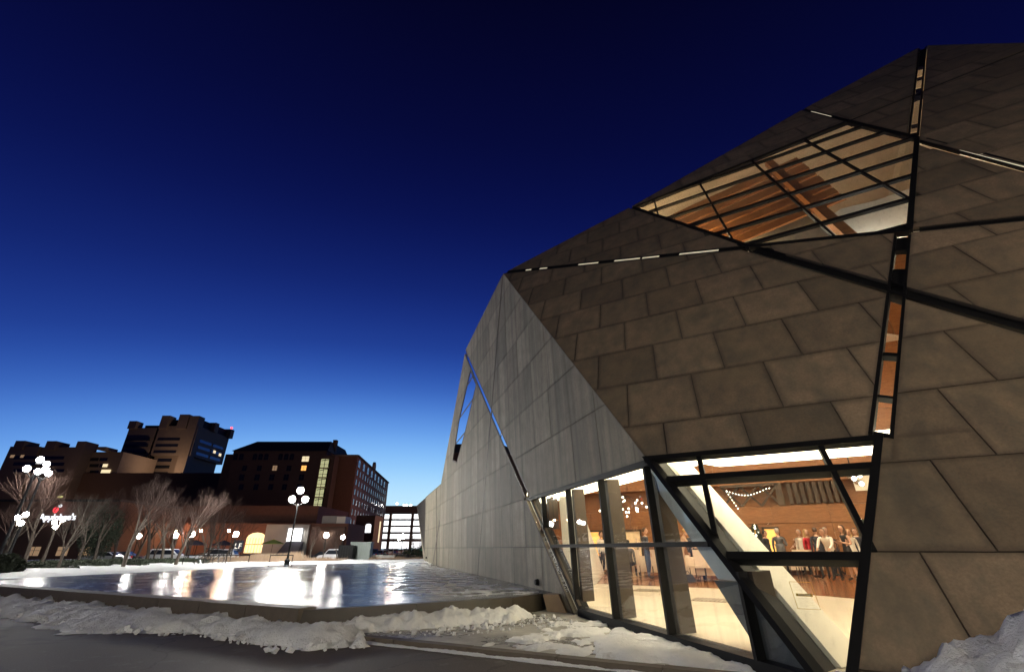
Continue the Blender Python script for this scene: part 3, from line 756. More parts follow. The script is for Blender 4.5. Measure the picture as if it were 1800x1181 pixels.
# ================================================================== ground, pools, snow
def sheet(name, poly, z, mat, thick=.0, kind='structure'):
    mb = MB()
    if thick: mb.prism([V((x, y, z)) for x, y in poly], (0, 0, -thick))
    else: mb.add([(x, y, z) for x, y in poly], [list(range(len(poly)))])
    o = mb.build(name, mat); return tag(o, kind=kind)
sheet('ground', [(-900, -60), (900, -60), (900, 1500), (-900, 1500)], -.60, M['asphalt'])
sheet('plaza_paving', [(-40, -25), (30, -25), (30, 16), (-40, 16)], 0.0, M['paving'], .5)
ZI = CZ-.89
ice_poly = [(-3.42, 8.42), (-12.9, 13.1), (-16.9, 15.1), (-16.3, 16.9), (-14.3, 25.0), (-14.2, 31.4), (-8.2, 36.6), (-6.2, 35.5), (.95, 11.75), (0, 10.40)]
def inpoly(poly, x, y):
    c = False; n = len(poly)
    for i in range(n):
        (x0, y0), (x1, y1) = poly[i], poly[(i+1) % n]
        if (y0 > y) != (y1 > y) and x < (x1-x0)*(y-y0)/(y1-y0)+x0: c = not c
    return c
def sdist(poly, x, y):
    best = 1e9; n = len(poly)
    for i in range(n):
        (x0, y0), (x1, y1) = poly[i], poly[(i+1) % n]; dx, dy = x1-x0, y1-y0
        t = max(0, min(1, ((x-x0)*dx+(y-y0)*dy)/(dx*dx+dy*dy))); best = min(best, math.hypot(x-x0-dx*t, y-y0-dy*t))
    return best if inpoly(poly, x, y) else -best
raised = sheet('frozen_pool', ice_poly, ZI, M['ice'], .3)
low_poly = [(-3.3, 8.36), (-2.45, 8.0), (2.25, 5.62), (3.2, 5.2), (3.3, 5.6), (1.35, 10.6), (.9, 11.6), (0, 10.3)]
sheet('frozen_basin', low_poly, CZ-1.188, M['ice_low'], .1)

def snow_field(name, poly, z0, h, w, res, nz=1.0, edge=.2, label=None, kind='stuff', lift=None, thr=None, hf=None):
    xs = [p[0] for p in poly]; ys = [p[1] for p in poly]; x0, y0 = min(xs)-.3, min(ys)-.3
    nx, ny = int((max(xs)+.3-x0)/res)+1, int((max(ys)+.3-y0)/res)+1
    idx = {}; mb = MB(); H = {}
    for i in range(nx+1):
        for j in range(ny+1):
            x, y = x0+i*res, y0+j*res
            n1 = noise.fractal(V((x*1.6, y*1.6, z0*7+3)), .8, 2.1, 5); n2 = noise.fractal(V((x*6, y*6, 5)), .6, 2.2, 5)
            dd = sdist(poly, x, y)+edge*n1+edge*.35*n2
            if thr is not None: dd = min(dd, (noise.fractal(V((x*2.1, y*2.1, 9)), .6, 2.1, 6)-thr)*.25)
            hh = hf(x, y) if hf else h
            H[i, j] = dd, (hh*(1-math.exp(-max(dd, 0)/w))*(.8+.40*n1*nz+.26*n2*nz)+.0 if dd > 0 else -.05*min(1, -dd/res))
    for (i, j), (dd, z) in H.items():
        pass
    def vid(i, j):
        if (i, j) not in idx:
            x, y = x0+i*res, y0+j*res; zz = z0+H[i, j][1]+(lift(x, y) if lift else 0)
            idx[i, j] = len(mb.v); mb.v.append((x, y, zz))
        return idx[i, j]
    for i in range(nx):
        for j in range(ny):
            q = [(i, j), (i+1, j), (i+1, j+1), (i, j+1)]
            if max(H[k][0] for k in q) > 0: mb.face([vid(*k) for k in q])
    if not mb.v: return None
    o = mb.build(name, M['snow'], smooth=True); return tag(o, label, 'snow', kind=kind)
snow_field('snow_bank', [(-3.15, 8.45), (-12.9, 13.25), (-26, 19.7), (-26, 17), (-17.5, 14), (-10.6, 10.8), (-6.85, 8.5), (-4.9, 8.45), (-3.7, 7.75), (-2.7, 7.1), (-2.1, 7.45), (-2.55, 8.1)], 0, .17, .18, .06, .7, .30,
           'trampled grey snow bank along the outside of the raised pool kerb', hf=lambda x, y: max(.05, .27-.15*(-(x+3.35)*.444-(y-8.25)*.896 if True else 0)))
snow_field('snow_drift', [(-3.0, 8.5), (-2.4, 8.3), (-1.2, 8.9), (0.0, 9.5), (.5, 10.1), (.15, 10.45), (0, 10.42), (-3.2, 8.6)], CZ-1.188, .25, .13, .04, .9, .12,
           'lumpy snow drift piled against the dark pool wall')
snow_field('snow_dust', [(.45, 11.4), (-5.6, 33), (-8.8, 33.5), (-5.0, 20), (-2.4, 11.2), (-.8, 10.4)], ZI+.003, .02, .1, .11, .8, .5, 'thin dusting of snow on the pool ice along the foot of the grey wall', thr=.05)
snow_field('snow_crust', [(-.4, 7.3), (2.3, 5.93), (3.15, 5.5), (1.5, 9.8), (.7, 9.3), (.2, 8.2)], CZ-1.19, .05, .05, .055, 1.0, .12,
           'patchy snow crust on the basin ice by the lit windows', thr=-.06)
snow_field('snow_crust', [(1.0, 6.6), (2.35, 5.92), (3.25, 5.45), (1.75, 8.6), (1.2, 7.7)], CZ-1.185, .07, .08, .055, 1.2, .14,
           'thicker crusted snow in the near corner of the basin below the panes')
def heap_lift(x, y): a = V((x, y, 0)).dot(e); return min(.55, max(0, (a-.3)*.34))
hp = [(.32, 6.3), (.36, 5.2), (.6, 4.6), (1.5, 3.9), (7, 3.0), (7, 6.8), (2, 6.5)]
def em(pts): return [((e*a+m*b).x, (e*a+m*b).y) for a, b in pts]
snow_field('snow_heap', em(hp), .02, .36, .3, .05, .9, .09, 'clean white snow heap against the foot of the leaning stone wall', lift=heap_lift)
snow_field('snow_clump', em([(-.32, 6.1), (.28, 6.2), (.24, 5.25), (-.05, 5.2)]), .05, .2, .15, .03, 1.4, .06, 'small snow clump at the foot of the corner strut')

def chunks(name, poly, n, z, label, smin=.015, smax=.06):
    rnd = random.Random(n); mb = MB(); xs = [p[0] for p in poly]; ys = [p[1] for p in poly]; k = 0
    while k < n:
        x, y = rnd.uniform(min(xs), max(xs)), rnd.uniform(min(ys), max(ys))
        if not inpoly(poly, x, y): continue
        k += 1; s_ = smin+(smax-smin)*rnd.random()**3; r_ = Matrix.Rotation(rnd.uniform(0, 6.28), 3, V((rnd.gauss(0, 1), rnd.gauss(0, 1), rnd.gauss(0, 1))).normalized())
        q = [r_ @ V((sx*s_*rnd.uniform(.5, 1), sy*s_*rnd.uniform(.5, 1), sz*s_*rnd.uniform(.4, .8)))+V((x, y, z+s_*.3)) for sx, sy, sz in ((-1, -1, -1), (1, -1, -1), (1, 1, -1), (-1, 1, -1), (-1, -1, 1), (1, -1, 1), (1, 1, 1), (-1, 1, 1))]
        mb.hexa(q[:4], q[4:])
    return tag(mb.build(name, M['snow']), label, 'snow', kind='stuff')
chunks('snow_crumbs', [(-14, 13), (-7, 8.6), (-4.8, 8.2), (-2.9, 6.9), (-1.9, 7.2), (-2.6, 8.0), (-5, 9.0)], 420, .02, 'loose snow crumbs along the outer edge of the snow bank')
chunks('snow_crumbs', [(-2.6, 8.4), (-.8, 8.0), (1.2, 9.2), (.8, 10.4), (-.5, 9.8)], 260, CZ-1.18, 'loose snow crumbs on the basin ice below the drift', .012, .05)
# kerbs of the raised pool and the low basin
pk = thing('pool_kerb', (-8, 10.6, 0), 'brown granite kerb wall along the near side of the raised pool', 'kerb')
p0, p1 = V((-3.35, 8.30, 0)), V((-22, 17.5, 0)); dirp = (p1-p0).normalized(); np_ = V((dirp.y, -dirp.x, 0)); 
if np_.y > 0: np_ = -np_
L_ = (p1-p0).length; k = 0; s_ = 0
while s_ < L_:
    l = min(1.25, L_-s_); a, b = p0+dirp*(s_+.006), p0+dirp*(s_+l-.006)
    mb = MB(); top = ZI+.035+random.uniform(-.004, .004)
    mb.hexa([a+np_*.0-K*.02, b+np_*.0-K*.02, b-np_*.36-K*.02, a-np_*.36-K*.02][::1], [a+np_*.0+K*top, b+np_*.0+K*top, b-np_*.36+K*top, a-np_*.36+K*top])
    mb.build('kerb_stone', M['kerb'], pk); s_ += 1.25
pw = thing('pool_wall', (-1.5, 9.4, 0), 'dark wet wall dropping from the raised pool to the low basin', 'wall')
for q0, q1 in (((-3.40, 8.34), (-1.7, 9.36)), ((-1.69, 9.366), (0, 10.36)), ((.005, 10.37), (.62, 11.25))):
    a, b = V((*q0, 0)), V((*q1, 0)); dd = (b-a).normalized(); nn = V((dd.y, -dd.x, 0))
    mb = MB(); mb.hexa([a+nn*.05, b+nn*.05, b-nn*.2, a-nn*.2], [a+nn*.0+K*(ZI+.006), b+K*(ZI+.006), b-nn*.2+K*(ZI+.006), a-nn*.2+K*(ZI+.006)])
    mb.build('wall_slab', M['wet_wall'], pw)
mb = MB(); c0, c1 = at(972, 1040, 10.9, 0), at(1000, 1071, 9.3, 0)
mb.hexa([V((.74, 11.0, 0)), V((1.12, 10.70, 0)), V((1.25, 11.1, 0)), V((.86, 11.5, 0))], [V((.66, 11.15, .32)), V((.98, 11.0, .34)), V((1.1, 11.4, .34)), V((.72, 11.6, .32))])
mb.build('end_block', plain('ochre_stone', (.34, .24, .15), .7), pw)  # concrete block with the warm window light put into its colour
bk = thing('basin_kerb', (0, 6.4, 0), 'low granite kerb edging the frozen basin along the plaza', 'kerb')
p0, p1 = V((-2.75, 8.12, 0)), V((3.6, 4.93, 0)); dirp = (p1-p0).normalized(); np_ = V((-dirp.y, dirp.x, 0)); L_ = (p1-p0).length; s_ = 0
while s_ < L_-.05:
    l = min(1.22, L_-s_); a, b = p0+dirp*(s_+.006), p0+dirp*(s_+l-.006); top = .062+random.uniform(-.003, .003)
    mb = MB(); mb.hexa([a-K*.02, b-K*.02, b+np_*.16-K*.02, a+np_*.16-K*.02], [a+K*top, b+K*top, b+np_*.16+K*top, a+np_*.16+K*top]); mb.build('kerb_stone', M['kerb'], bk); s_ += 1.22
snow_field('snow_line', [tuple((p0+dirp*.6-np_*.11).xy), tuple((p1-np_*.12).xy), tuple((p1-np_*.0).xy), tuple((p0+dirp*.6).xy)], 0, .035, .03, .03, .8, .03, 'thin line of ice left along the outer foot of the basin kerb')

# lawn under snow beyond the pool, street, far pavement
snow_lawn = [(-60, 14), (-17.2, 15.6), (-16.5, 17.0), (-14.4, 24.4), (-13.6, 30.8), (-8.0, 35.2), (-5.2, 35.0), (-5.5, 44), (-22, 44), (-60, 34)]
def lawn():
    mb = MB(); res = .55; idx = {}
    def hgt(x, y):
        dd = sdist(snow_lawn, x, y); n1 = noise.fractal(V((x*.5, y*.5, 1)), .8, 2.1, 5)
        return ZI-.05+max(0, min(1, dd/.8))*(.14+.10*n1)
    for i in range(101):
        for j in range(57):
            x, y = -60+i*res, 13.5+j*res
            if sdist(snow_lawn, x+res/2, y+res/2) > -.3:
                q = []
                for (u, v) in ((i, j), (i+1, j), (i+1, j+1), (i, j+1)):
                    if (u, v) not in idx: idx[u, v] = len(mb.v); mb.v.append((-60+u*res, 13.5+v*res, hgt(-60+u*res, 13.5+v*res)))
                    q.append(idx[u, v])
                mb.face(q)
    o = mb.build('snowy_lawn', M['snow'], smooth=True); return tag(o, kind='structure')
lawn()
ZS = CZ-1.75                                       # street level beyond the lawn
sheet('street', [(-120, 44), (40, 44), (40, 95), (-120, 95)], ZS, M['asphalt'])
sheet('brick_street', [(-22, 58), (-6, 46), (-3, 80), (-28, 240), (-62, 240), (-36, 100)], ZS+.006, M['road_orange'])
sheet('pavement', [(-120, 66), (-28, 66), (-40, 84), (-120, 84)], ZS+.12, M['concrete_grey'], .12)

# ================================================================== street lamps
def make_lamp(name, h, globes, label, group, r=.19, mat='globe', pole='black'):
    t = thing(name, (0, 0, 0), label, 'street lamp', group, local=True)
    MB().lathe([(.16, 0), (.15, .25), (.075, .32), (.06, .6)], n=10).build('base', M[pole], t)
    p = MB().tube((0, 0, .5), (0, 0, h-.25), .055, .045, 8)
    for gx, gy, gz in globes: 
        if abs(gx)+abs(gy) > .05: p.tube((0, 0, h-.45), (gx, gy, h+gz-r*.9), .025, .02, 6)
    p.build('pole', M[pole], t)
    for gx, gy, gz in globes:
        MB().ball((gx, gy, h+gz), r, 10, 8).build('lamp_globe', M[mat], t, True)
        MB().lathe([(.09, 0), (.11, .05)], (gx, gy, h+gz-r-.05), 8).build('collar', M[pole], t)
    return t
lampA = make_lamp('street_lamp', 3.75, [(-.42, 0, 0), (.42, 0, 0), (0, 0, .55)], 'tall three-globe lamp post glaring at the far edge of the pool', 'three-globe lamp posts')
lampA.location = ground(509, 31, ZI)
lampF = make_lamp('street_lamp', 4.1, [(-.3, 0, 0), (.3, 0, 0), (0, 0, .42)], 'tall globe lamp post at the left edge among bare trees', 'three-globe lamp posts', .13, 'globe_far'); lampF.location = ground(4, 21, ZI); lampF.rotation_euler = (0, 0, .6)
dup(lampF, ground(20, 24, ZI+.3), 1.6, 'second tall globe lamp post just right of the leftmost one')
# the same posts stand round the plaza on the near side, where the photograph's shadows come from
lampL = make_lamp('street_lamp', 3.9, [(-.42, 0, 0), (.42, 0, 0), (0, 0, .5)], 'three-globe lamp post on the plaza left behind the viewpoint', 'plaza lamp posts', .19, 'globe_plaza'); lampL.location = (-6.5, -6.0, 0)
lampP = make_lamp('street_lamp', 4.4, [(-.36, 0, 0), (.36, 0, 0)], 'two-globe warm lamp post on the plaza near the right wall', 'two-globe lamp posts', .19, 'globe_warm'); lampP.location = (8.3, -.7, 0); lampP.rotation_euler = (0, 0, 1.0)
lampS = make_lamp('street_lamp', 4.2, [(0, 0, .1)], 'sodium street lamp among the bare trees before the brick wall', 'sodium street lamps', .2, 'globe_sodium'); lampS.location = ground(345, 78, ZS)
dup(lampS, ground(250, 84, ZS), 0, 'sodium street lamp left among the bare trees before the brick wall')
dup(lampS, ground(300, 84, ZS), 0, 'sodium street lamp midway along the brick wall')
dup(lampS, ground(395, 79, ZS), 0, 'sodium street lamp near the arched window')
dup(lampS, ground(690, 110, ZS), 0, 'sodium street lamp over the row of parked cars')
dup(lampS, ground(700, 160, ZS), 0, 'sodium street lamp before the parking garage')
lampB = make_lamp('street_lamp', 3.0, [(0, 0, .1)], 'single-globe lamp post beside the dark sign board and arched window', 'single-globe street lamps', .27, 'globe_dim')
lampB.location = ground(409, 52, ZS)
for px, Y, lab in ((331, 52, 'single-globe lamp post glowing behind a bare tree trunk'), (570, 56, 'single-globe lamp post by the dark end wall of the low brick building'), (600, 66, 'single-globe lamp post right of the brick wall corner'),
                   (706, 62, 'single-globe lamp post standing before the parking garage'), (237, 60, 'faint globe lamp low in the dark trees'), (303, 58, 'small globe lamp close to the parked white car')):
    dup(lampB, ground(px, Y, ZS), 0, lab)
lampC = make_lamp('timber_lamp', 1.9, [(-.12, 0, .1), (.14, 0, .22), (0, .1, -.1)], 'short timber lamp post with a cluster of small white bulbs, at the left edge', 'timber lamp posts', .09, 'globe_dim', 'bark_pale')
lampC.location = ground(14, 19.5, ZI)
dup(lampC, ground(84, 23, ZI), 1, 'short timber lamp post with white bulbs below the illuminated sign')

# ================================================================== trees
def make_tree(name, h, seed, label, cat='tree', group=None, bark='bark', spread=.42, r0=.075, fork=.3, levels=5, twig='twig'):
    rnd = random.Random(seed); t = thing(name, (0, 0, 0), label, cat, group, local=True)
    tr = MB(); cr_ = MB()
    def grow(p, dv, ln, r, lv):
        steps = 3; mbx = tr if lv <= 1 else cr_; n = 6 if lv == 0 else (4 if lv < 3 else 3)
        for k in range(steps):
            q = p+dv*ln/steps; r1 = r*(.86 if lv else .9)
            mbx.tube(p, q, r, r1, n, cap=False); p = q; r = r1
            dv = (dv+V((rnd.gauss(0, .09), rnd.gauss(0, .09), rnd.gauss(.05, .06)))).normalized()
            if lv < levels and k > 0 or (lv == 0 and k > 0):
                for _ in range(rnd.choice((1, 2)) if lv else 2):
                    az = rnd.uniform(0, 6.283); sp = spread*rnd.uniform(.8, 1.7)
                    nd = (dv+V((math.cos(az), math.sin(az), .25))*sp).normalized()
                    if lv < levels: grow(p, nd, ln*rnd.uniform(.5, .78), r*.58, lv+1)
        if lv < levels:
            grow(p, dv, ln*.66, r*.8, lv+1)
    grow(V((0, 0, -.1)), V((rnd.gauss(0, .04), rnd.gauss(0, .04), 1)).normalized(), h*fork, r0, 0)
    tr.build('trunk', M[bark], t); cr_.build('crown', M[twig], t)
    return t
tA = make_tree('bare_tree', 4.6, 3, 'slim bare tree with a pale trunk at the snowy pool edge', group='bare trees around the pool', bark='bark_pale')
tB = make_tree('bare_tree', 5.2, 8, 'bare tree leaning before the reddish brick wall', group='bare trees around the pool', spread=.5, r0=.09)
tC = make_tree('bare_tree', 5.0, 21, 'wide fan-shaped pale bare tree under the lit sign', group='bare trees around the pool', bark='bark_pale', spread=.55, r0=.06, fork=.24, twig='bark_pale')
tA.location = ground(226, 24.5, ZI); tA.scale = (1.22,)*3
tB.location = ground(316, 28, ZI)
tC.location = ground(114, 21.5, ZI)
for src, px, Y, z, rz, sc, lab in ((tB, 371, 42, ZS, 1.2, 1.55, 'bare tree behind the hedge left of the white car'), (tA, 290, 34, ZI, 2.2, 1.35, 'bare tree in the middle of the brick wall stretch'),
        (tC, 146, 30, ZI, 3.0, 1.3, 'spindly bare tree right of the fan-shaped one'), (tB, 52, 26, ZI, 4.1, 1.15, 'dark bare tree behind the left lamp cluster'), (tA, 172, 33, ZI, .7, 1.3, 'dark bare tree in the shadow left of the brick wall'),
        (tB, 265, 40, ZI, 2.9, 1.45, 'tall bare tree below the hospital tower'), (tC, 335, 44, ZS, 1.9, 1.4, 'red-lit bare tree by the parasols'), (tA, 399, 46, ZS, 5.1, 1.5, 'bare tree against the hotel base'),
        (tA, 548, 40, ZI, .3, .75, 'thin young tree beside the light grey ramp wall'), (tC, 570, 42, ZI, 4.4, .62, 'small dark rounded tree before the corner lamp'), (tA, 594, 45, ZI, 2.0, .7, 'young tree in front of the dark end wall'),
        (tB, 734, 66, ZS, 2.0, .9, 'bare street tree beside the tip of the stone wing'), (tB, 8, 27, ZI, 5.5, .95, 'dark bare tree at the far left edge'),
        (tA, 205, 48, ZS, 3.3, 1.7, 'tall bare tree left of the sodium lamp, before the brick wall'), (tB, 243, 52, ZS, 5.0, 1.7, 'spreading bare tree between the two sodium lamps'), (tC, 275, 50, ZS, .4, 1.75, 'fan-shaped bare tree between the sodium lamps'),
        (tA, 308, 54, ZS, 1.5, 1.8, 'slender bare tree lit red before the brick wall'), (tB, 330, 58, ZS, 3.9, 1.85, 'bare tree just left of the right sodium lamp'), (tC, 362, 56, ZS, 2.6, 1.8, 'fan-shaped bare tree at the right sodium lamp'), (tA, 386, 60, ZS, .9, 1.9, 'bare tree behind the dark parasol')):
    dup(src, ground(px, Y, z), rz, lab, sc)
# evergreen dark clumps and hedge
def leafy(name, size, n, label, cat, loc, group=None, shape='ball', mat='leaf', seed=1):
    rnd = random.Random(seed); t = thing(name, loc, label, cat, group, local=True); mb = MB()
    for _ in range(n):
        while True:
            p = V((rnd.uniform(-1, 1), rnd.uniform(-1, 1), rnd.uniform(0, 1)))
            if shape == 'box': 
                if p.z < .75+.25*noise.noise(V((p.x*size[0]*1.5, 3, seed))): break
            elif (p.x**2+p.y**2+(2*p.z-1)**2) < .8+.4*noise.noise(p*2.3+V((seed, 0, 0))): break
        c = V((p.x*size[0]/2, p.y*size[1]/2, p.z*size[2])); a = V((rnd.gauss(0, 1), rnd.gauss(0, 1), rnd.gauss(0, 1))).normalized(); b = a.orthogonal().normalized(); s = rnd.uniform(.04, .10)
        mb.add([c-a*s, c+b*s*.55, c+a*s, c-b*s*.55], [(0, 1, 2, 3)])
    mb.build('foliage', M[mat], t)
    st = MB()
    for k in range(max(2, int(size[0]*1.5))):
        x = rnd.uniform(-.4, .4)*size[0]; st.tube((x, 0, -.05), (x+rnd.gauss(0, .1), rnd.gauss(0, .1), size[2]*.7), .02, .01, 4)
    st.build('stem', M['bark'], t); return t
for k, (px, Y, w, h, lab) in enumerate([(30, 22.5, 5.5, .42, 'leftmost stretch of dark hedge by the pool'), (100, 25, 5.5, .38, 'dark hedge under the lit sign'), (165, 27.5, 6, .38, 'dark hedge with snow before it, below the lit stack of windows'),
        (225, 30, 6, .36, 'dark hedge behind the slim pale tree'), (285, 32, 6, .36, 'dark hedge in front of the parked white car'), (345, 34, 6, .36, 'right end of the dark hedge near the bicycles')]):
    leafy('hedge', (w, 1.0, h), 2600, lab, 'hedge', ground(px, Y, ZI), 'hedge stretches along the lawn', 'box', seed=k+2)
leafy('evergreen_shrub', (1.0, .9, .85), 1000, 'dark evergreen shrub in the left corner of the pool', 'shrub', ground(17, 18.7, ZI-.05), 'evergreen shrubs', seed=31)
leafy('evergreen_shrub', (.8, .8, .65), 800, 'smaller dark evergreen shrub next to the corner one', 'shrub', ground(36, 19.4, ZI-.05), 'evergreen shrubs', seed=32)
leafy('evergreen_tree', (3.0, 3.0, 4.2), 5200, 'dense dark evergreen tree left of the reddish brick wall', 'tree', ground(168, 38, ZI), seed=33)
leafy('street_shrub', (3, 1.4, 1.3), 1500, 'dark shrubs beside the tip of the stone wing', 'shrub', ground(733, 46, ZI-.2), seed=35)
def grass_strip(name, px0, px1, Y, n, h, label):
    rnd = random.Random(px0); mb = MB(); a, b = ground(px0, Y, ZI), ground(px1, Y+2, ZI)
    for _ in range(n):
        p = a.lerp(b, rnd.random())+V((rnd.gauss(0, .2), rnd.gauss(0, .5), 0)); clump = .55+.45*noise.noise(V((p.x*.8, p.y*.5, 2)))
        hh = h*clump*rnd.uniform(.6, 1.25); l = V((rnd.gauss(0, .13), rnd.gauss(0, .13), 1))*hh; w = V((.012, .004, 0))
        mb.add([p-w, p+w, p+l*.6+w*.7, p+l+V((rnd.gauss(0, .06), 0, 0)), p+l*.6-w*.7], [(0, 1, 2, 3, 4)])
    return tag(mb.build(name, M['grass']), label, 'grass', kind='stuff')
grass_strip('ornamental_grass', 372, 530, 33, 5200, .85, 'dry brown ornamental grass standing beyond the pool')
grass_strip('ornamental_grass', 530, 605, 36, 1500, .55, 'lower dry grass right of the lamp post')
grass_strip('ornamental_grass', 655, 740, 41, 1200, .45, 'short dry grass near the tip of the stone wing')

# ================================================================== far buildings
def box_w(mb, x0, x1, y0, y1, z0, z1, mi=0):
    return mb.box(((x0+x1)/2, (y0+y1)/2, (z0+z1)/2), (x1-x0, y1-y0, z1-z0), mi=mi)
def xz(px, py, Y): p = sight(px, py); t = Y/p.y; return p.x*t, p.z*t+CZ
win_mesh = {}
M['win_dim'] = plain('dim_window', (.20, .19, .18), .3, var=.3)
def window(parent, c, w, h, yaw=0, mat='win_dark', frame='roof', arch=False, bars=True):
    key = (round(w, 2), round(h, 2), mat, arch, frame)
    if key not in win_mesh:
        mb = MB(); prof = [(-w/2, -h/2), (w/2, -h/2), (w/2, h/2)]
        if arch: prof += [(w/2*math.cos(R(a)), h/2+w*.28*math.sin(R(a))) for a in (30, 60, 90, 120, 150)]
        prof += [(-w/2, h/2)]
        f = .1*min(w, h)/1.2
        mb.prism([V((x*1.0, -.05, z)) for x, z in prof], (0, .16, 0), 0)
        if bars: mb.box((0, -.07, 0), (f*.5, .05, h), mi=1); mb.box((0, -.075, h*.08), (w, .05, f*.5), mi=1)
        mb.box((0, -.1, -h/2-f*.5), (w+f, .2, f), mi=1)
        o = mb.build('window', [M[mat], M[frame]]); win_mesh[key] = o.data; bpy.data.objects.remove(o)
    o = bpy.data.objects.new('window', win_mesh[key]); COL.objects.link(o); o.parent = parent
    o.location = V(c)-BASE[parent.name]; o.rotation_euler = (0, 0, yaw); return o
ZG = ZS-.2
# --- brick hotel with hipped roof
Yh = 145
hx0, _ = xz(411, 792, Yh); hx1, zE = xz(575, 792, Yh); _, zR = xz(500, 774, Yh)
hotel = thing('brick_hotel', ((hx0+hx1)/2, Yh, ZG), 'dark brick hotel block with a hipped roof and a lit stair tower', 'building')
mb = MB(); box_w(mb, hx0, hx1, Yh, Yh+22, ZG, zE); box_w(mb, hx0-3.5, hx0-.02, Yh+2, Yh+20, ZG, zE-.6); mb.build('wall', M['brick_dark'], hotel)
mb = MB(); mb.hexa([V((hx0-.4, Yh-.5, zE)), V((hx1+.4, Yh-.5, zE)), V((hx1+.4, Yh+22, zE)), V((hx0-.4, Yh+22, zE))], [V((hx0+4.5, Yh+4, zR+.6)), V((hx1-.8, Yh+4, zR+.6)), V((hx1-.8, Yh+18, zR+.6)), V((hx0+4.5, Yh+18, zR+.6))]); rf = mb.build('roof', M['roof'], hotel)
mb = MB(); box_w(mb, hx1-1, hx1+.2, Yh+6, Yh+7.4, zE, zR+1.6); mb.build('chimney', M['brick_dark'], rf)
for py, cols, w, h, ar in ((803, (404, 414, 424, 448, 458, 468, 493, 503, 513), 1.3, 1.5, True), (822, (405, 430, 456, 483, 508), 1.35, 1.5, False), (838, (400, 425, 452, 478, 503, 530), 1.5, 1.7, False), (855, (398, 424, 450, 476, 500, 526), 1.4, 1.6, False)):
    for px in cols:
        x, z = xz(px, py, Yh); 
        if x < hx0+.8: continue
        window(hotel, (x, Yh, z), w, h, 0, 'lit_win_dim' if (px == 483 and py == 822) else 'win_dark', 'roof', ar)
x, z = xz(537, 806, Yh); window(hotel, (x, Yh, z), 2.1, 1.6, 0, 'lit_win', 'roof')['label'] = 'bright yellow lit window'
x, z = xz(534, 822, Yh); window(hotel, (x, Yh, z), 1.5, 1.5, 0, 'amber', 'roof')['label'] = 'orange lit window'
# lit stair tower
sx0, zt = xz(565, 806, Yh-1.2); sx1, _ = xz(582, 806, Yh-1.2); _, zb = xz(560, 900, Yh-1.2)
mb = MB(); box_w(mb, sx0-.5, sx1+1.0, Yh-.9, Yh+3, ZG, zt+1.2); st = mb.build('stair_tower', M['brick_dark'], hotel)
nfl = 6; fh = (zt-zb)/5.4
for k in range(nfl):
    z1 = zt-k*fh; z0 = max(zb, z1-fh+.42); mb = MB()
    if z1-z0 < .3: continue
    box_w(mb, sx0, sx1-.4, Yh-1.15, Yh-.9, z0, z1); mb.build('lit_landing', M['lit_stair'], st)
    mb = MB(); box_w(mb, (sx0+sx1)/2-.35, (sx0+sx1)/2-.2, Yh-1.25, Yh-1.15, z0, z1); box_w(mb, sx0, sx1-.4, Yh-1.26, Yh-1.15, (z0+z1)/2-.5, (z0+z1)/2-.4); box_w(mb, sx1-.55, sx1-.25, Yh-1.3, Yh-.9, z0, z1); 
    mb.bar((sx0+.2, Yh-1.22, z1-.5), (sx1-.5, Yh-1.22, z1-.15), .06, .2); mb.build('stair_rail', M['black'], st)
# wing with small windows receding along the street
Yw = 150
wx0, _ = xz(583, 800, Yw); wx1, zW = xz(629, 801, Yw); Yw2 = 212; 
wdir = V((-.10, 1, 0)).normalized(); wl_ = 68
wing_b = thing('brick_wing', (wx1, Yw, ZG), 'red brick hotel wing with rows of small windows facing the street', 'building')
a, b = V((wx1, Yw, 0)), V((wx1, Yw, 0))+wdir*wl_
mb = MB(); mb.hexa([V((wx0-1, Yw, ZG)), V((wx1, Yw, ZG)), b+K*ZG, V((wx0-8, Yw+wl_, ZG))], [V((wx0-1, Yw, zW)), V((wx1, Yw, zW)), b+K*zW, V((wx0-8, Yw+wl_, zW))]); mb.build('wall', M['brick'], wing_b)
nw = V((wdir.y, -wdir.x, 0)); yawr = math.atan2(wdir.y, wdir.x)
mb = MB()
for s0 in (0, 1): mb.bar(a+K*(zW+.2)+nw*.1, b+K*(zW+.2)+nw*.1, .5, .5)
mb.bar(V((wx0-1, Yw-.1, zW+.2)), V((wx1, Yw-.1, zW+.2)), .5, .5); mb.build('cornice', M['concrete'], wing_b)
mb = MB(); c = a+wdir*30+K*(zW+1.2); mb.tube(c-nw*.5, c+nw*.3, 1.9, 1.9, 20); mb.build('gable_medallion', M['concrete'], wing_b)
for k in range(8):
    p = a+wdir*(3.5+k*7.6)+nw*.05+K*(zW-2.3); window(wing_b, p, 2.6, 1.7, yawr, 'win_sky', 'concrete', True)
rows = [zW-5.0-2.95*i for i in range(6)]
for z in rows:
    for k in range(14):
        p = a+wdir*(2.4+k*4.5)+nw*.05+K*z; window(wing_b, p, 1.05, 1.5, yawr, 'win_dim' if k % 3 else 'win_dark', 'roof', True, False)
# dark entrance block with a bright arched window
ex0, ez = xz(627, 905, 140); ex1, _ = xz(660, 905, 140)
ent = thing('entrance_block', ((ex0+ex1)/2, 140, ZG), 'dark brick entrance block with one bright arched window', 'building')
mb = MB(); box_w(mb, ex0, ex1, 140, 149, ZG, ez); mb.build('wall', M['brick_dark'], ent)
x, z = xz(647, 929, 140); window(ent, (x, 140, z), 1.6, 1.9, 0, 'lit_white', 'roof', True)
x, z = xz(661, 935, 140); mb = MB(); box_w(mb, x+.2, x+.5, 142, 142.2, z-2.5, z+3); mb.build('light_strip', M['lit_win'], ent)
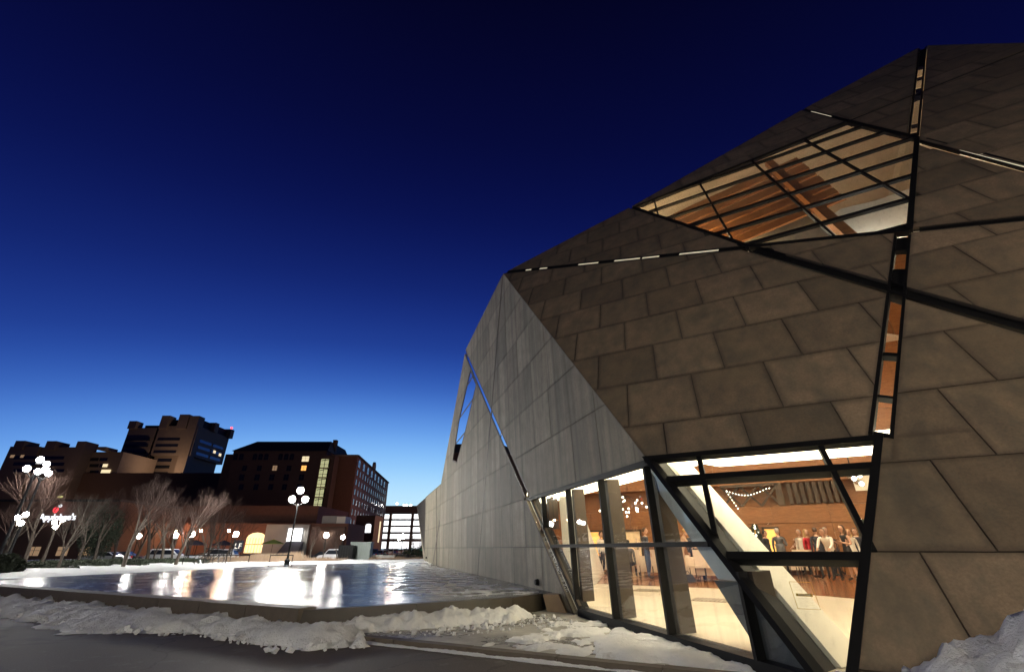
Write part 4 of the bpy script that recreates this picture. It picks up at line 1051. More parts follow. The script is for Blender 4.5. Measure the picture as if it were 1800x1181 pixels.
# --- parking garage
Yg = 240
gx0, gz = xz(660, 888, Yg); gx1, _ = xz(760, 888, Yg)
gar = thing('parking_garage', ((gx0+gx1)/2, Yg, ZG), 'brightly lit open parking garage at the end of the street', 'building')
lev = [(902.5, 911), (914, 922.5), (925.5, 934), (937.5, 946), (951, 962)]
def zat(py): return xz(700, py, Yg)[1]
mb = MB(); box_w(mb, gx0, gx1, Yg, Yg+.5, zat(902.5), gz); tops = [902.5]
for (a1, b1), nxt in zip(lev, lev[1:]): box_w(mb, gx0, gx1, Yg, Yg+.5, zat(nxt[0]), zat(b1))
mb.build('parapet', M['concrete'], gar)
for (a1, b1) in lev:
    mb = MB(); box_w(mb, gx0, gx1, Yg+8, Yg+8.3, zat(b1)-.3, zat(a1)+.3); mb.build('lit_deck', M['lit_white'], gar)
for px in (661, 684, 723, 745):
    mb = MB(); x, _ = xz(px, 930, Yg); box_w(mb, x-.6, x+.6, Yg-.1, Yg+1, ZG, gz-2); mb.build('pillar', M['concrete'], gar)
for k, px in enumerate((694, 706, 711, 718)):
    x, z = xz(px, 882+k*4, Yg-2); h_ = 3.0
    t = thing('roof_lamp', (x, Yg+3, gz-.5), ['short roof lamp at left on the parking garage', 'second roof lamp on the parking garage', 'third roof lamp on the parking garage, close to the fourth', 'roof lamp at right on the parking garage'][k], 'lamp', 'lamps on the garage roof', local=True)
    MB().tube((0, 0, 0), (0, 0, max(.6, z-gz)), .12, .1, 6).build('pole', M['chrome'], t); MB().ball((0, 0, max(.8, z-gz+.3)), .38, 8, 6).build('lamp_globe', M['globe_dim'], t)
# --- hospital tower
Yt = 300; sc_t = 2.0
tow = thing('hospital_tower', (-232, Yt, ZG), 'tall brown concrete hospital tower with ribbon windows and roof piers', 'building')
X = lambda px, py=775: xz(px, py, Yt)[0]
zz = lambda py, px=290: xz(px, py, Yt)[1]
xl, xm0, xm1, xr = X(222, 760), X(271, 760), X(277, 760), X(347, 756)
zr_ = zz(748); 
mb = MB(); box_w(mb, xl, xm0, Yt+1, Yt+36, zz(800), zr_-1); box_w(mb, xm1, xr, Yt, Yt+36, zz(800), zr_); box_w(mb, xm0-.1, xm1+.1, Yt+4, Yt+30, ZG, zr_-3)
box_w(mb, xl+4, xr-3, Yt+4, Yt+34, ZG, zz(800)); mb.build('wall', M['concrete'], tow)
for px, top, w in ((235, 740, 5), (290, 730.5, 5.5), (322, 728.5, 6.5), (341, 731, 6)):
    mb = MB(); x = X(px, 745); box_w(mb, x-w/2, x+w/2, Yt-1.2, Yt+5, zr_-2 if px != 341 else ZG, zz(top)); mb.build('roof_pier', M['concrete'], tow)
mb = MB(); box_w(mb, xm1+4, xr-1, Yt+3, Yt+33, zr_-.5, zz(735)); box_w(mb, xl+7, xm0, Yt+5, Yt+30, zr_-1.2, zr_+1.6); mb.build('penthouse', M['roof'], tow)
for yy in (Yt+14, Yt+33):
    mb = MB(); box_w(mb, xr-4, xr+2.0, yy, yy+4, zr_-.5, zz(733)); mb.build('roof_pier', M['concrete'], tow)
for py in (771, 782, 793):
    for p0_, p1_ in ((xl+1.5, xm0-2), (xm1+1.5, xm1+(xr-xm1)*.62)):
        mb = MB(); box_w(mb, p0_, p1_, Yt-.12, Yt+1.5, zz(py)-.9, zz(py)+.9); mb.build('ribbon_window', M['win_dark'], tow)
    for y0_, y1_ in ((Yt+5, Yt+18), (Yt+20, Yt+32)):
        mb = MB(); box_w(mb, xr-.5, xr+.12, y0_, y1_, zz(py)-.9, zz(py)+.9); mb.build('ribbon_window', M['win_sky'], tow)
for py in (806, 818, 830, 842):
    for p0_, p1_ in ((xl+6, xm0-2), (xm1+3, xr-14)):
        mb = MB(); box_w(mb, p0_, p1_, Yt+3.8, Yt+5, zz(py)-1, zz(py)+1); mb.build('ribbon_window', M['win_dark'], tow)
for px, py, w, h, mt_ in ((221, 829, 3.2, 2.2, 'lit_win'), (208, 853, 6.5, .8, 'lit_win'), (223, 851, 3.5, 3.5, 'lit_stair'), (256, 861, 7, .9, 'lit_win')):
    mb = MB(); x, z = xz(px, py, Yt+3.5); box_w(mb, x-w/2, x+w/2, Yt+3.4, Yt+3.8, z-h/2, z+h/2); mb.build('lit_window', M[mt_], tow)
for yy, zy in ((Yt+22, 788), (Yt+29, 790)):
    mb = MB(); box_w(mb, xr+.05, xr+.25, yy, yy+2.6, zz(zy)+1.5, zz(zy)+3.3); mb.build('lit_window', M['lit_win'], tow)
mb = MB(); x, z = xz(390, 757, Yt+34); mb.ball((xr+.5, Yt+35, zz(732)+1), .8, 8, 6); mb.build('red_beacon', M['red_lamp'], tow)
mb = MB(); box_w(mb, xl-2, xr+60, Yt-30, Yt-2, ZG, zz(843)); mb.build('low_annex', M['brick_dark'], tow)
# --- lower hospital block at left
Yb = 265
blk = thing('hospital_block', (-250, Yb, ZG), 'long dark concrete hospital block with roof shafts at the left edge', 'building')
Xb = lambda px, py=785: xz(px, py, Yb)[0]; zb_ = lambda py: xz(100, py, Yb)[1]
mb = MB(); box_w(mb, Xb(18), Xb(70), Yb, Yb+30, ZG, zb_(784)); box_w(mb, Xb(72), Xb(131), Yb+1, Yb+30, ZG, zb_(784.5)); box_w(mb, Xb(133), Xb(205), Yb+6, Yb+34, ZG, zb_(790)); mb.build('wall', M['concrete'], blk)
for px, top, w in ((37, 774.5, 5.5), (92, 775, 5.5), (145, 775.5, 5), (183, 785, 5)):
    mb = MB(); x = Xb(px, 780); box_w(mb, x-w/2, x+w/2, Yb-1, Yb+8, zb_(790) if px != 145 else ZG, zb_(top)); mb.build('roof_shaft', M['concrete'], blk)
for py in (803.5, 814.5, 826):
    for a_, b_ in ((24, 62), (68, 110), (142, 158), (160, 174)):
        mb = MB(); yy = Yb if a_ < 60 else (Yb+1 if a_ < 130 else Yb+6); box_w(mb, Xb(a_, py), Xb(b_, py), yy-.12, yy+1, zb_(py)-.9, zb_(py)+.9); mb.build('ribbon_window', M['win_dark'], blk)
for px, py, w, h in ((183, 817, 2.6, 1.7), (184, 827.5, 5.2, 2.0), (179, 838, 5.2, 2.0), (174, 849, 5.2, 2.0), (164, 861, 3, 1.7), (37, 804, 2.2, 1.5), (54, 804, 1.8, 1.5), (148, 846, 1.2, 1.6), (125, 855, 1.2, 1.6), (57, 829, 1, 1)):
    x, z = xz(px, py, Yb+5); mb = MB(); yy = Yb-.2 if px < 62 else (Yb+.6 if px < 130 else Yb+5.6); box_w(mb, x-w/2, x+w/2, yy, yy+.3, z-h/2, z+h/2); mb.build('lit_window', M['lit_win' if h > 1.55 else 'lit_win_dim'], blk)
# unseen floodlights added to brighten the far facades
def flood(label, loc, target, power, col):
    t = thing('flood_lamp', loc, label, 'flood lamp', 'roof flood lamps', local=True); dv = V(target)-V(loc); q = dv.to_track_quat('-Y', 'Z').to_matrix()
    MB().box((0, 0, .3), (1.2, .6, .8), q).build('housing', M['black'], t); MB().tube((0, 0, -.6), (0, 0, 0), .08, .08, 6).build('bracket', M['black'], t)
    l = bpy.data.lights.new('flood', 'AREA'); l.energy = power; l.size = 1.0; l.color = col; o = bpy.data.objects.new('flood_beam', l); COL.objects.link(o); o.parent = t; o.location = dv.normalized()*.7+V((0, 0, .3)); o.rotation_euler = dv.to_track_quat('-Z', 'Y').to_euler(); o['kind'] = 'light'
flood('roof flood lamp aimed at the hospital tower', (-210, 286, zz(843)+1.2), (-235, Yt, 70), 2600, (1, .72, .5))
flood('roof flood lamp aimed at the hospital block', (-225, 230, 14), (-262, Yb, 40), 2400, (1, .72, .5))
flood('roof flood lamp aimed at the brick hotel', (-50, 112, 8), (-58, Yh, 20), 1900, (1, .66, .42))
flood('street flood lamp aimed at the brick wing', (-22, 140, 9), (-50, 180, 16), 2200, (1, .62, .42))
# --- low brick restaurant block in front (Y about 86)
Yr = 86
low = thing('low_brick_building', (-60, Yr, ZG), 'low reddish brick building with a bright arched window and grey ramp wall', 'building')
x0_, z1_ = xz(230, 888, Yr+10); x1_, _ = xz(560, 893, Yr+10)
mb = MB(); box_w(mb, x0_, x1_, Yr+10, Yr+28, ZG, z1_); box_w(mb, xz(320, 920, Yr)[0], xz(612, 926, Yr)[0], Yr, Yr+10, ZG, xz(480, 919, Yr)[1]); mb.build('wall', M['brick'], low)
mb = MB(); box_w(mb, xz(470, 930, Yr)[0], xz(545, 930, Yr)[0], Yr-.5, Yr-.02, ZG, xz(500, 921, Yr)[1]); mb.build('ramp_wall', M['concrete_grey'], low)
mb = MB(); box_w(mb, xz(550, 930, Yr)[0], xz(608, 930, Yr)[0], Yr-.6, Yr-.05, ZG, xz(570, 925, Yr)[1]); mb.build('dark_bay', M['brick_dark'], low)
x, z = xz(448, 958, Yr); w_ = window(low, (x, Yr, z), 3.3, 2.3, 0, 'lit_win', 'bronze', True); w_['label'] = 'wide bright arched window'
mb = MB()
for k in range(7): box_w(mb, x-1.5+k*.5, x-1.44+k*.5, Yr-.14, Yr-.06, z-1.1, z+1.2)
mb.build('blind_slat', M['amber'], low)
x, z = xz(521, 938, Yr); mb = MB(); box_w(mb, x-1.2, x+1.2, Yr-.75, Yr-.5, z-1.2, z+.9); mb.build('lit_doorway', M['lit_white'], low)
x, z = xz(518, 962, Yr); mb = MB(); mb.hexa([V((x-2.1, Yr-2.6, z-1.3)), V((x+1.6, Yr-2.6, z-1.3)), V((x+1.6, Yr-.6, z-1.3)), V((x-2.1, Yr-.6, z-1.3))], [V((x-1.2, Yr-.9, z+1.0)), V((x+1.6, Yr-.9, z+1.0)), V((x+1.6, Yr-.6, z+1.0)), V((x-1.2, Yr-.6, z+1.0))]); mb.build('awning', M['canvas'], low)
x, z = xz(588, 917, Yr+2); mb = MB(); box_w(mb, x-1.9, x+.6, Yr+1, Yr+4, z-1.6, z+1.0); mb.build('roof_unit', M['concrete_grey'], low); mb = MB(); box_w(mb, x+.65, x+2.2, Yr+1, Yr+4, z-1.6, z+.9); mb.build('roof_unit', M['white'], low)
for px, py, mt_ in ((521, 936, 'globe_dim'), (571, 937, 'globe_dim')):
    x, z = xz(px, py, Yr-1.6); t = thing('wall_lamp', (x, Yr-.65, z), 'bright wall lamp %s' % ('over the lit doorway of the low brick building' if px == 521 else 'on the dark end bay of the low brick building'), 'lamp', local=True)
    MB().bar((0, 0, .3), (0, -.55, .3), .06, .06).build('arm', M['black'], t); MB().lathe([(.1, .0), (.3, -.12), (.3, -.16), (.05, -.16)], (0, -.6, .3), 10).build('hood', M['black'], t); MB().ball((0, -.6, .05), .13, 8, 6).build('lamp_globe', M[mt_], t)
# dark restaurant hall carrying the illuminated sign
Ys = 74
res = thing('dark_hall', (-84, Ys, ZG), 'low dark hall behind the trees at left', 'building')
mb = MB(); box_w(mb, xz(-60, 930, Ys)[0], xz(196, 930, Ys)[0], Ys, Ys+14, ZG, xz(100, 880, Ys)[1]); mb.build('wall', M['brick_dark'], res)
mb = MB(); box_w(mb, xz(-60, 930, Ys)[0], xz(198, 930, Ys)[0], Ys-.4, Ys+14.2, xz(100, 881, Ys)[1], xz(100, 877, Ys)[1]); mb.build('roof', M['roof'], res)
for px in (60, 110, 150):
    x, z = xz(px, 968, Ys); window(res, (x, Ys, z), 1.6, 1.2, 0, 'lit_win_dim', 'roof')
def text_mesh(txt, size, mat, name, parent, loc, depth=.04, rot=(R(90), 0, 0), space=1.0, shear=0):
    c = bpy.data.curves.new('txt', 'FONT'); c.body = txt; c.size = size; c.extrude = depth; c.align_x = 'CENTER'; c.align_y = 'CENTER'; c.space_character = space; c.shear = shear; c.resolution_u = 3
    o = bpy.data.objects.new('txt', c); COL.objects.link(o); bpy.context.view_layer.update()
    me = bpy.data.meshes.new_from_object(o.evaluated_get(bpy.context.evaluated_depsgraph_get())); bpy.data.objects.remove(o)
    me.materials.clear(); me.materials.append(mat); q = bpy.data.objects.new(name, me); COL.objects.link(q); q.parent = parent; q.location = loc; q.rotation_euler = rot; return q
x, z = xz(99, 908, Ys-1)
sg = thing('illuminated_sign', (x, Ys-.8, z), 'illuminated white lettering with a red apple above it, at left', 'sign', local=True)
MB().bar((-2.6, .25, -.55), (2.6, .25, -.55), .12, .12).bar((-2.2, .25, -.55), (-2.2, .25, -2.2), .1, .1, up=(0, 1, 0)).bar((2.2, .25, -.55), (2.2, .25, -2.2), .1, .1, up=(0, 1, 0)).build('sign_frame', M['black'], sg)
text_mesh("Applebee's", 1.25, glow('sign_white', (.9, .93, 1), 2), 'lettering', sg, (0, 0, 0), .08)
MB().ball((-.75, .05, 1.0), .42, 12, 8, sc=(1, .35, .95)).build('apple_emblem', glow('sign_red', (1, .04, .06), 3), sg)
MB().ball((-.35, .1, 1.6), .3, 8, 6, sc=(1.0, .3, .8)).build('apple_highlight', glow('sign_pale', (.9, .95, 1), 2), sg)
MB().ball((-.9, .1, 2.9), .3, 8, 6, sc=(1.6, .3, .55)).build('apple_leaf', glow('sign_leaf', (.8, .75, .3), .7), sg); MB().tube((-.75, .05, 1.4), (-.85, .1, 2.7), .06, .05, 5).build('apple_stem', M['bark'], sg)

# ================================================================== parked vehicles
def make_car(kind, paint, label, group='cars parked along the street'):
    t = thing('parked_car', (0, 0, 0), label, 'car', group, local=True)
    Lc, Wc = 4.6, 1.82; z0 = .28
    if kind == 'suv': prof = [(-2.3, .45), (-2.28, .95), (-2.15, 1.10), (-1.85, 1.62), (-1.6, 1.70), (.35, 1.70), (1.05, 1.12), (2.05, .98), (2.28, .82), (2.3, .42)]; gl = [(-1.78, 1.14), (-1.62, 1.58), (.28, 1.58), (.88, 1.14)]
    else: prof = [(-2.3, .42), (-2.28, .86), (-2.1, .98), (-1.35, 1.02), (-.75, 1.40), (.35, 1.42), (1.1, 1.0), (2.05, .86), (2.28, .72), (2.3, .38)]; gl = [(-1.2, 1.03), (-.7, 1.33), (.3, 1.34), (.92, 1.02)]
    mb = MB(); n = len(prof)
    ring = []
    for y, ins in ((-Wc/2, .0), (-Wc/2+.12, 1), (Wc/2-.12, 1), (Wc/2, .0)):
        ring.append([V((x*(1 if ins else .985), y, z if (ins or z < 1.0) else z-.04)) for x, z in prof])
    b = 0
    for rr in ring: mb.v += [tuple(p) for p in rr]
    for k in range(3):
        for i in range(n): j = (i+1) % n; mb.face([k*n+i, k*n+j, (k+1)*n+j, (k+1)*n+i])
    mb.face(list(reversed(range(n)))); mb.face([3*n+i for i in range(n)])
    bd = mb.build('body', M[paint], t)
    for sgn in (-1, 1):
        MB().prism([V((x, sgn*(Wc/2+.004), z)) for x, z in gl], (0, -sgn*.05, 0)).build('side_window', M['glass_far'], t)
        for x in (-1.42, 1.42):
            w = MB().tube((x, sgn*(Wc/2-.16), .33), (x, sgn*(Wc/2+.02), .33), .33, .33, 14).build('wheel', M['tyre'], t)
            MB().tube((x, sgn*(Wc/2-.02), .33), (x, sgn*(Wc/2+.035), .33), .19, .17, 10).build('rim', M['chrome'], w)
        MB().box((2.27, sgn*.62, .72), (.08, .36, .14)).build('headlight', M['chrome'], t)
        MB().box((-2.28, sgn*.66, .88), (.07, .26, .2)).build('tail_light', M['red_lens'], t)
    i0 = 6 if kind == 'suv' else 6; i1 = i0-1
    for pa, pb in ((prof[5], prof[6]), (prof[3] if kind != 'suv' else prof[2], prof[4] if kind != 'suv' else prof[3])):
        a_, b_ = V((pa[0], 0, pa[1])), V((pb[0], 0, pb[1])); q = a_.lerp(b_, .12), a_.lerp(b_, .88); nn = V((-(b_-a_).z, 0, (b_-a_).x)).normalized()
        if nn.z < 0: nn = -nn
        MB().hexa([q[0]+V((0, -.72, 0)), q[1]+V((0, -.76, 0)), q[1]+V((0, .76, 0)), q[0]+V((0, .72, 0))], [q[0]+V((0, -.72, 0))+nn*.012, q[1]+V((0, -.76, 0))+nn*.012, q[1]+V((0, .76, 0))+nn*.012, q[0]+V((0, .72, 0))+nn*.012]).build('windscreen', M['glass_far'], t)
    return t
for nm, c in (('paint_white', (.75, .76, .78)), ('paint_silver', (.42, .43, .45)), ('paint_dark', (.03, .03, .035)), ('paint_blue', (.04, .06, .16)), ('paint_red', (.3, .03, .03))): M[nm] = plain(nm, c, .22, .1, var=.03)
M['red_lens'] = plain('red_lens', (.35, .01, .01), .2)
cw = make_car('suv', 'paint_white', 'white estate car right of the dark parasol'); cw.location = ground(384, 60, ZS); cw.rotation_euler = (0, 0, R(192))
cd_ = make_car('sedan', 'paint_dark', 'dark car parked by the low brick building'); cd_.location = ground(575, 62, ZS); cd_.rotation_euler = (0, 0, R(160))
cs = make_car('sedan', 'paint_silver', 'silver car at the near end of the street row'); cs.location = ground(641, 72, ZS); cs.rotation_euler = (0, 0, R(108))
cb = make_car('suv', 'paint_blue', 'blue car in the street row under the orange light'); cb.location = ground(655, 84, ZS); cb.rotation_euler = (0, 0, R(105))
for src, px, Y, rz, lab in ((cw, 303, 58, 10, 'white estate car behind the hedge, left of the parasols'), (cw, 592, 60, 150, 'white car beside the dark cabinet'), (cd_, 222, 60, 15, 'dark car half hidden behind the hedge'), (cs, 190, 56, 190, 'silver car in the dark left of the brick wall'),
        (cs, 666, 96, 104, 'silver car further up the street row'), (cd_, 676, 112, 103, 'dark car in the middle of the street row'), (cw, 686, 130, 102, 'white car in the middle of the street row'), (cb, 695, 152, 101, 'blue car near the far end of the street row'),
        (cs, 704, 176, 100, 'silver car at the far end of the street row'), (cw, 713, 205, 100, 'white car before the garage entrance'), (cb, 683, 165, 80, 'blue van standing across the garage entrance'), (cs, 733, 150, 90, 'silver car on the right kerb by the stone wing'), (cd_, 742, 120, 90, 'dark car on the right kerb by the stone wing')):
    dup(src, ground(px, Y, ZS), R(rz), lab)

# ================================================================== street furniture
def make_parasol(label, mat):
    t = thing('patio_parasol', (0, 0, 0), label, 'parasol', 'patio parasols', local=True)
    MB().tube((0, 0, 0), (0, 0, 2.75), .03, .025, 6).build('pole', M['black'], t); MB().lathe([(.28, 0), (.28, .06), (.05, .1)], n=10).build('base', M['concrete_grey'], t)
    MB().lathe([(1.55, 2.12), (1.5, 2.17), (.8, 2.45), (.06, 2.72)], n=8).build('canopy', M[mat], t); return t
pa = make_parasol('dark open parasol above the white car', 'canvas'); pa.location = ground(391, 66, ZS)
dup(pa, ground(341, 64, ZS), .3, 'dark open parasol left of the other, beside a bare tree'); pg = make_parasol('lime green open parasol below the grey ramp wall', 'canvas_green'); pg.location = ground(478, 70, ZS+.2)
t = thing('sign_board', ground(418, 62, ZS), 'dark blue board with two white characters beside the lamp post', 'sign', local=True)
MB().box((0, 0, 2.0), (1.15, .1, 1.35)).build('board', plain('board_blue', (.03, .04, .07), .5), t)
for x in (-.45, .45): MB().tube((x, .08, 0), (x, .08, 2.0), .03, .03, 6).build('post', M['black'], t)
text_mesh('LF', .85, glow('board_letters', (1, .9, .75), .9), 'lettering', t, (0, -.07, 2.0), .01, space=1.1)
t = thing('utility_cabinet', ground(636, 42, ZI-.1), 'grey-green ribbed utility cabinet at the far pool edge', 'cabinet', local=True)
MB().box((0, 0, .72), (1.65, .8, 1.4)).build('body', M['cabinet'], t)
for k in range(9): MB().box((-.76+k*.19, -.415, .74), (.03, .03, 1.3)).build('rib', M['cabinet'], t)
MB().box((0, 0, 1.45), (1.75, .9, .07)).build('lid', M['cabinet'], t)
t = thing('dark_bin_store', ground(611, 41, ZI-.1), 'black screened bin store left of the green cabinet', 'enclosure', local=True)
for k in range(6): MB().box((-.5+k*.2, -.4, .62), (.185, .05, 1.24)).build('board', M['black'], t)
MB().box((0, 0, .6), (1.18, .74, 1.2)).build('body', M['black'], t)
t = thing('planter', ground(706, 44, ZI-.1), 'low black planter box in front of the orange street', 'planter', local=True)
MB().hexa([(-.55, -.3, 0), (.55, -.3, 0), (.55, .3, 0), (-.55, .3, 0)], [(-.62, -.36, .5), (.62, -.36, .5), (.62, .36, .5), (-.62, .36, .5)]).build('tub', M['black'], t); MB().box((0, 0, .5), (1.1, .6, .04)).build('soil', M['bark'], t)
t = thing('low_wall', ground(668, 43, ZI-.1), 'long low dark wall right of the green cabinet', 'wall', local=True); MB().box((0, 0, .2), (2.6, .4, .44)).build('course', M['concrete_grey'], t); MB().box((0, 0, .45), (2.7, .5, .06)).build('coping', M['concrete_grey'], t)
rail0 = thing('hand_rail', ground(383, 27, ZI), 'short black rail at the pool edge by the bicycles', 'railing', 'short rails along the far pool edge', local=True)
MB().tube((-.6, 0, 0), (-.6, 0, .55), .022, .022, 6).build('post', M['black'], rail0); MB().tube((.6, 0, 0), (.6, 0, .55), .022, .022, 6).build('post', M['black'], rail0); MB().tube((-.62, 0, .55), (.62, 0, .55), .025, .025, 6).build('top_bar', M['black'], rail0)
for px, lab in ((422, 'short black rail left of the tall lamp post'), (498, 'short black rail below the tall lamp post'), (348, 'leftmost short black rail at the far pool edge')): dup(rail0, ground(px, 28.5, ZI), .15, lab)
bike = thing('bicycle', ground(372, 28, ZI), 'bicycle parked at the rail, left of two', 'bicycle', 'bicycles at the far pool edge', local=True)
def ringm(mb, c, r, tr, n=16):
    for k in range(n):
        a0, a1 = 2*math.pi*k/n, 2*math.pi*(k+1)/n; mb.tube(V(c)+V((math.cos(a0)*r, 0, math.sin(a0)*r)), V(c)+V((math.cos(a1)*r, 0, math.sin(a1)*r)), tr, tr, 4, cap=False)
    return mb
for x in (-.5, .52):
    w = ringm(MB(), (x, 0, .34), .32, .02).build('wheel', M['tyre'], bike); mb = MB()
    for k in range(6): a0 = math.pi*k/6; mb.tube((x-math.cos(a0)*.31, 0, .34-math.sin(a0)*.31), (x+math.cos(a0)*.31, 0, .34+math.sin(a0)*.31), .004, .004, 3)
    mb.build('spokes', M['chrome'], w)
mb = MB()
for a_, b_ in (((-.5, 0, .34), (-.15, 0, .8)), ((-.5, 0, .34), (0, 0, .32)), ((0, 0, .32), (-.17, 0, .85)), ((0, 0, .32), (.38, 0, .78)), ((-.15, 0, .78), (.36, 0, .84)), ((.52, 0, .34), (.35, 0, .95))): mb.tube(a_, b_, .018, .018, 5)
mb.build('frame', M['black'], bike); MB().box((-.18, 0, .88), (.24, .12, .05)).build('saddle', M['tyre'], bike); MB().tube((.35, -.25, .97), (.35, .25, .97), .015, .015, 5).build('handlebar', M['black'], bike)
dup(bike, ground(381, 28.4, ZI), .25, 'bicycle parked at the rail, right of two')
t = thing('traffic_signal', ground(741, 95, ZS), 'traffic signal showing green beside the stone wing', 'traffic light', local=True)
MB().tube((0, 0, 0), (0, 0, 2.6), .07, .06, 6).build('pole', M['black'], t); MB().box((0, -.05, 1.7), (.5, .3, 1.0)).build('housing', M['black'], t)
for k, mt_ in enumerate(('tyre', 'tyre', 'green_lamp')): MB().tube((0, -.2, 2.0-k*.3), (0, -.26, 2.0-k*.3), .12, .12, 10).build('lens', M[mt_], t)

# ================================================================== people in the hall
M['suit'] = plain('dark_suit', (.03, .03, .04), .8, var=.2); M['suit_grey'] = plain('grey_suit', (.10, .095, .10), .8); M['shirt'] = plain('white_shirt', (.72, .66, .58), .75, var=.05)
M['red_cloth'] = plain('red_cloth', (.42, .015, .03), .7); M['trouser'] = plain('dark_trousers', (.018, .018, .022), .85); M['jeans'] = plain('jeans', (.05, .08, .16), .85); M['beige_cloth'] = plain('beige_cloth', (.48, .33, .23), .8)
M['hair_brown'] = plain('brown_hair', (.07, .035, .018), .5); M['hair_blond'] = plain('blond_hair', (.42, .27, .12), .5); M['hair_grey'] = plain('grey_hair', (.40, .38, .36), .6); M['hair_black'] = plain('black_hair', (.012, .01, .01), .45)
M['shoe'] = plain('shoe', (.015, .013, .012), .4); M['eye'] = plain('eye', (.02, .015, .012), .3)
def make_person(label, loc, yaw, top='suit', bottom='trouser', hair='hair_brown', style='short', female=False, lean=0.0, arms=('down', 'down'), h=1.75, sleeves=True, skirt=None, jacket=None, seated=False, turn=0.0, group=None):
    s = h/1.75; J = {}; 
    ca, sa = math.cos(lean), math.sin(lean); hipz = .93 if not seated else .52
    def up(x, y, z):          # torso point: leaning forward (-y) about the hips
        z -= .93; return V((x, y*ca-z*sa, hipz+z*ca+y*sa))*s
    sw = .165 if female else .195; hw = .095
    J['pel'] = V((0, .01, hipz))*s; J['waist'] = up(0, 0, 1.12); J['chest'] = up(0, .01, 1.33); J['neckb'] = up(0, .015, 1.47); J['neck'] = up(0, 0, 1.545)
    rad = {'pel': (.155 if female else .15, .11), 'waist': (.115 if female else .14, .095), 'chest': (.145 if female else .17, .105), 'neckb': (.075, .06), 'neck': (.052, .054)}
    edges = [('pel', 'waist'), ('waist', 'chest'), ('chest', 'neckb'), ('neckb', 'neck')]; reg = {('pel', 'waist'): 'top', ('waist', 'chest'): 'top', ('chest', 'neckb'): 'top', ('neckb', 'neck'): 'skin'}
    for sd, k, arm in ((-1, 'l', arms[0]), (1, 'r', arms[1])):
        sh = up(sd*sw, .015, 1.43)
        if arm == 'down': el, wr, hd = sh+V((sd*.05, .03, -.29))*s, sh+V((sd*.06, -.03, -.54))*s, sh+V((sd*.055, -.06, -.62))*s
        elif arm == 'hold': el, wr, hd = sh+V((sd*.06, .02, -.28))*s, sh+V((sd*-.02, -.24, -.22))*s, sh+V((sd*-.05, -.31, -.18))*s
        elif arm == 'fold': el, wr, hd = sh+V((sd*.07, -.02, -.27))*s, sh+V((sd*-.14, -.18, -.27))*s, sh+V((sd*-.2, -.2, -.26))*s
        else: el, wr, hd = sh+V((sd*.03, -.16, -.23))*s, sh+V((sd*.0, -.38, -.34))*s, sh+V((sd*-.01, -.45, -.38))*s
        J['sh'+k], J['el'+k], J['wr'+k], J['hd'+k] = sh, el, wr, hd
        f_ = .86 if female else 1
        rad.update({'sh'+k: (.066*f_, .066*f_), 'el'+k: (.046*f_, .046*f_), 'wr'+k: (.032*f_, .030*f_), 'hd'+k: (.036*f_, .022)})
        edges += [('chest', 'sh'+k), ('sh'+k, 'el'+k), ('el'+k, 'wr'+k), ('wr'+k, 'hd'+k)]
        reg[('chest', 'sh'+k)] = 'top'; reg[('sh'+k, 'el'+k)] = 'top' if sleeves else 'skin'; reg[('el'+k, 'wr'+k)] = 'top' if sleeves else 'skin'; reg[('wr'+k, 'hd'+k)] = 'skin'
        if seated: hp, kn, an, to = V((sd*hw, -.02, .50)), V((sd*.11, -.43, .50)), V((sd*.11, -.42, .09)), V((sd*.12, -.58, .04))
        else: hp, kn, an, to = V((sd*hw, .01, .86)), V((sd*.105, -.01-.02*sd, .49)), V((sd*.11, .03+.03*sd, .09)), V((sd*.13, -.13+.03*sd, .035))
        J['hp'+k], J['kn'+k], J['an'+k], J['to'+k] = hp*s, kn*s, an*s, to*s
        rad.update({'hp'+k: (.092, .092), 'kn'+k: (.058, .06), 'an'+k: (.04, .045), 'to'+k: (.042, .03)})
        edges += [('pel', 'hp'+k), ('hp'+k, 'kn'+k), ('kn'+k, 'an'+k), ('an'+k, 'to'+k)]
        reg[('pel', 'hp'+k)] = 'bot'; reg[('hp'+k, 'kn'+k)] = 'bot'; reg[('kn'+k, 'an'+k)] = 'skin' if skirt else 'bot'; reg[('an'+k, 'to'+k)] = 'shoe'
    names = list(J); ix = {n_: i for i, n_ in enumerate(names)}
    me = bpy.data.meshes.new('person'); me.from_pydata([tuple(J[n_]) for n_ in names], [(ix[a], ix[b]) for a, b in edges], [])
    o = bpy.data.objects.new('person', me); COL.objects.link(o)
    me.attributes.new('x', 'FLOAT', 'POINT'); o.modifiers.new('skin', 'SKIN').use_smooth_shade = True
    if not me.skin_vertices:
        bm = bmesh.new(); bm.from_mesh(me); bm.verts.layers.skin.verify(); bm.to_mesh(me); bm.free()
    sv = me.skin_vertices[0].data
    for n_ in names: sv[ix[n_]].radius = tuple(r*s for r in rad[n_]); sv[ix[n_]].use_root = n_ == 'pel'
    sb = o.modifiers.new('sub', 'SUBSURF'); sb.levels = 1; sb.render_levels = 1
    bpy.context.view_layer.update()
    ev = bpy.data.meshes.new_from_object(o.evaluated_get(bpy.context.evaluated_depsgraph_get()))
    bpy.data.objects.remove(o); bpy.data.meshes.remove(me)
    mb = MB(); cols = {'top': 0, 'bot': 1, 'skin': 2, 'shoe': 3}
    segs = [(J[a], J[b], cols[reg[(a, b)]]) for a, b in edges]
    mb.v = [tuple(v.co) for v in ev.vertices]
    for p in ev.polygons:
        c = p.center; best = (9, 0)
        for a, b, k in segs:
            ab = b-a; tt = max(0, min(1, (c-a).dot(ab)/max(ab.length_squared, 1e-9))); dd = (c-a-ab*tt).length
            if dd < best[0]: best = (dd, k)
        mb.face(tuple(p.vertices), best[1])
    bpy.data.meshes.remove(ev)
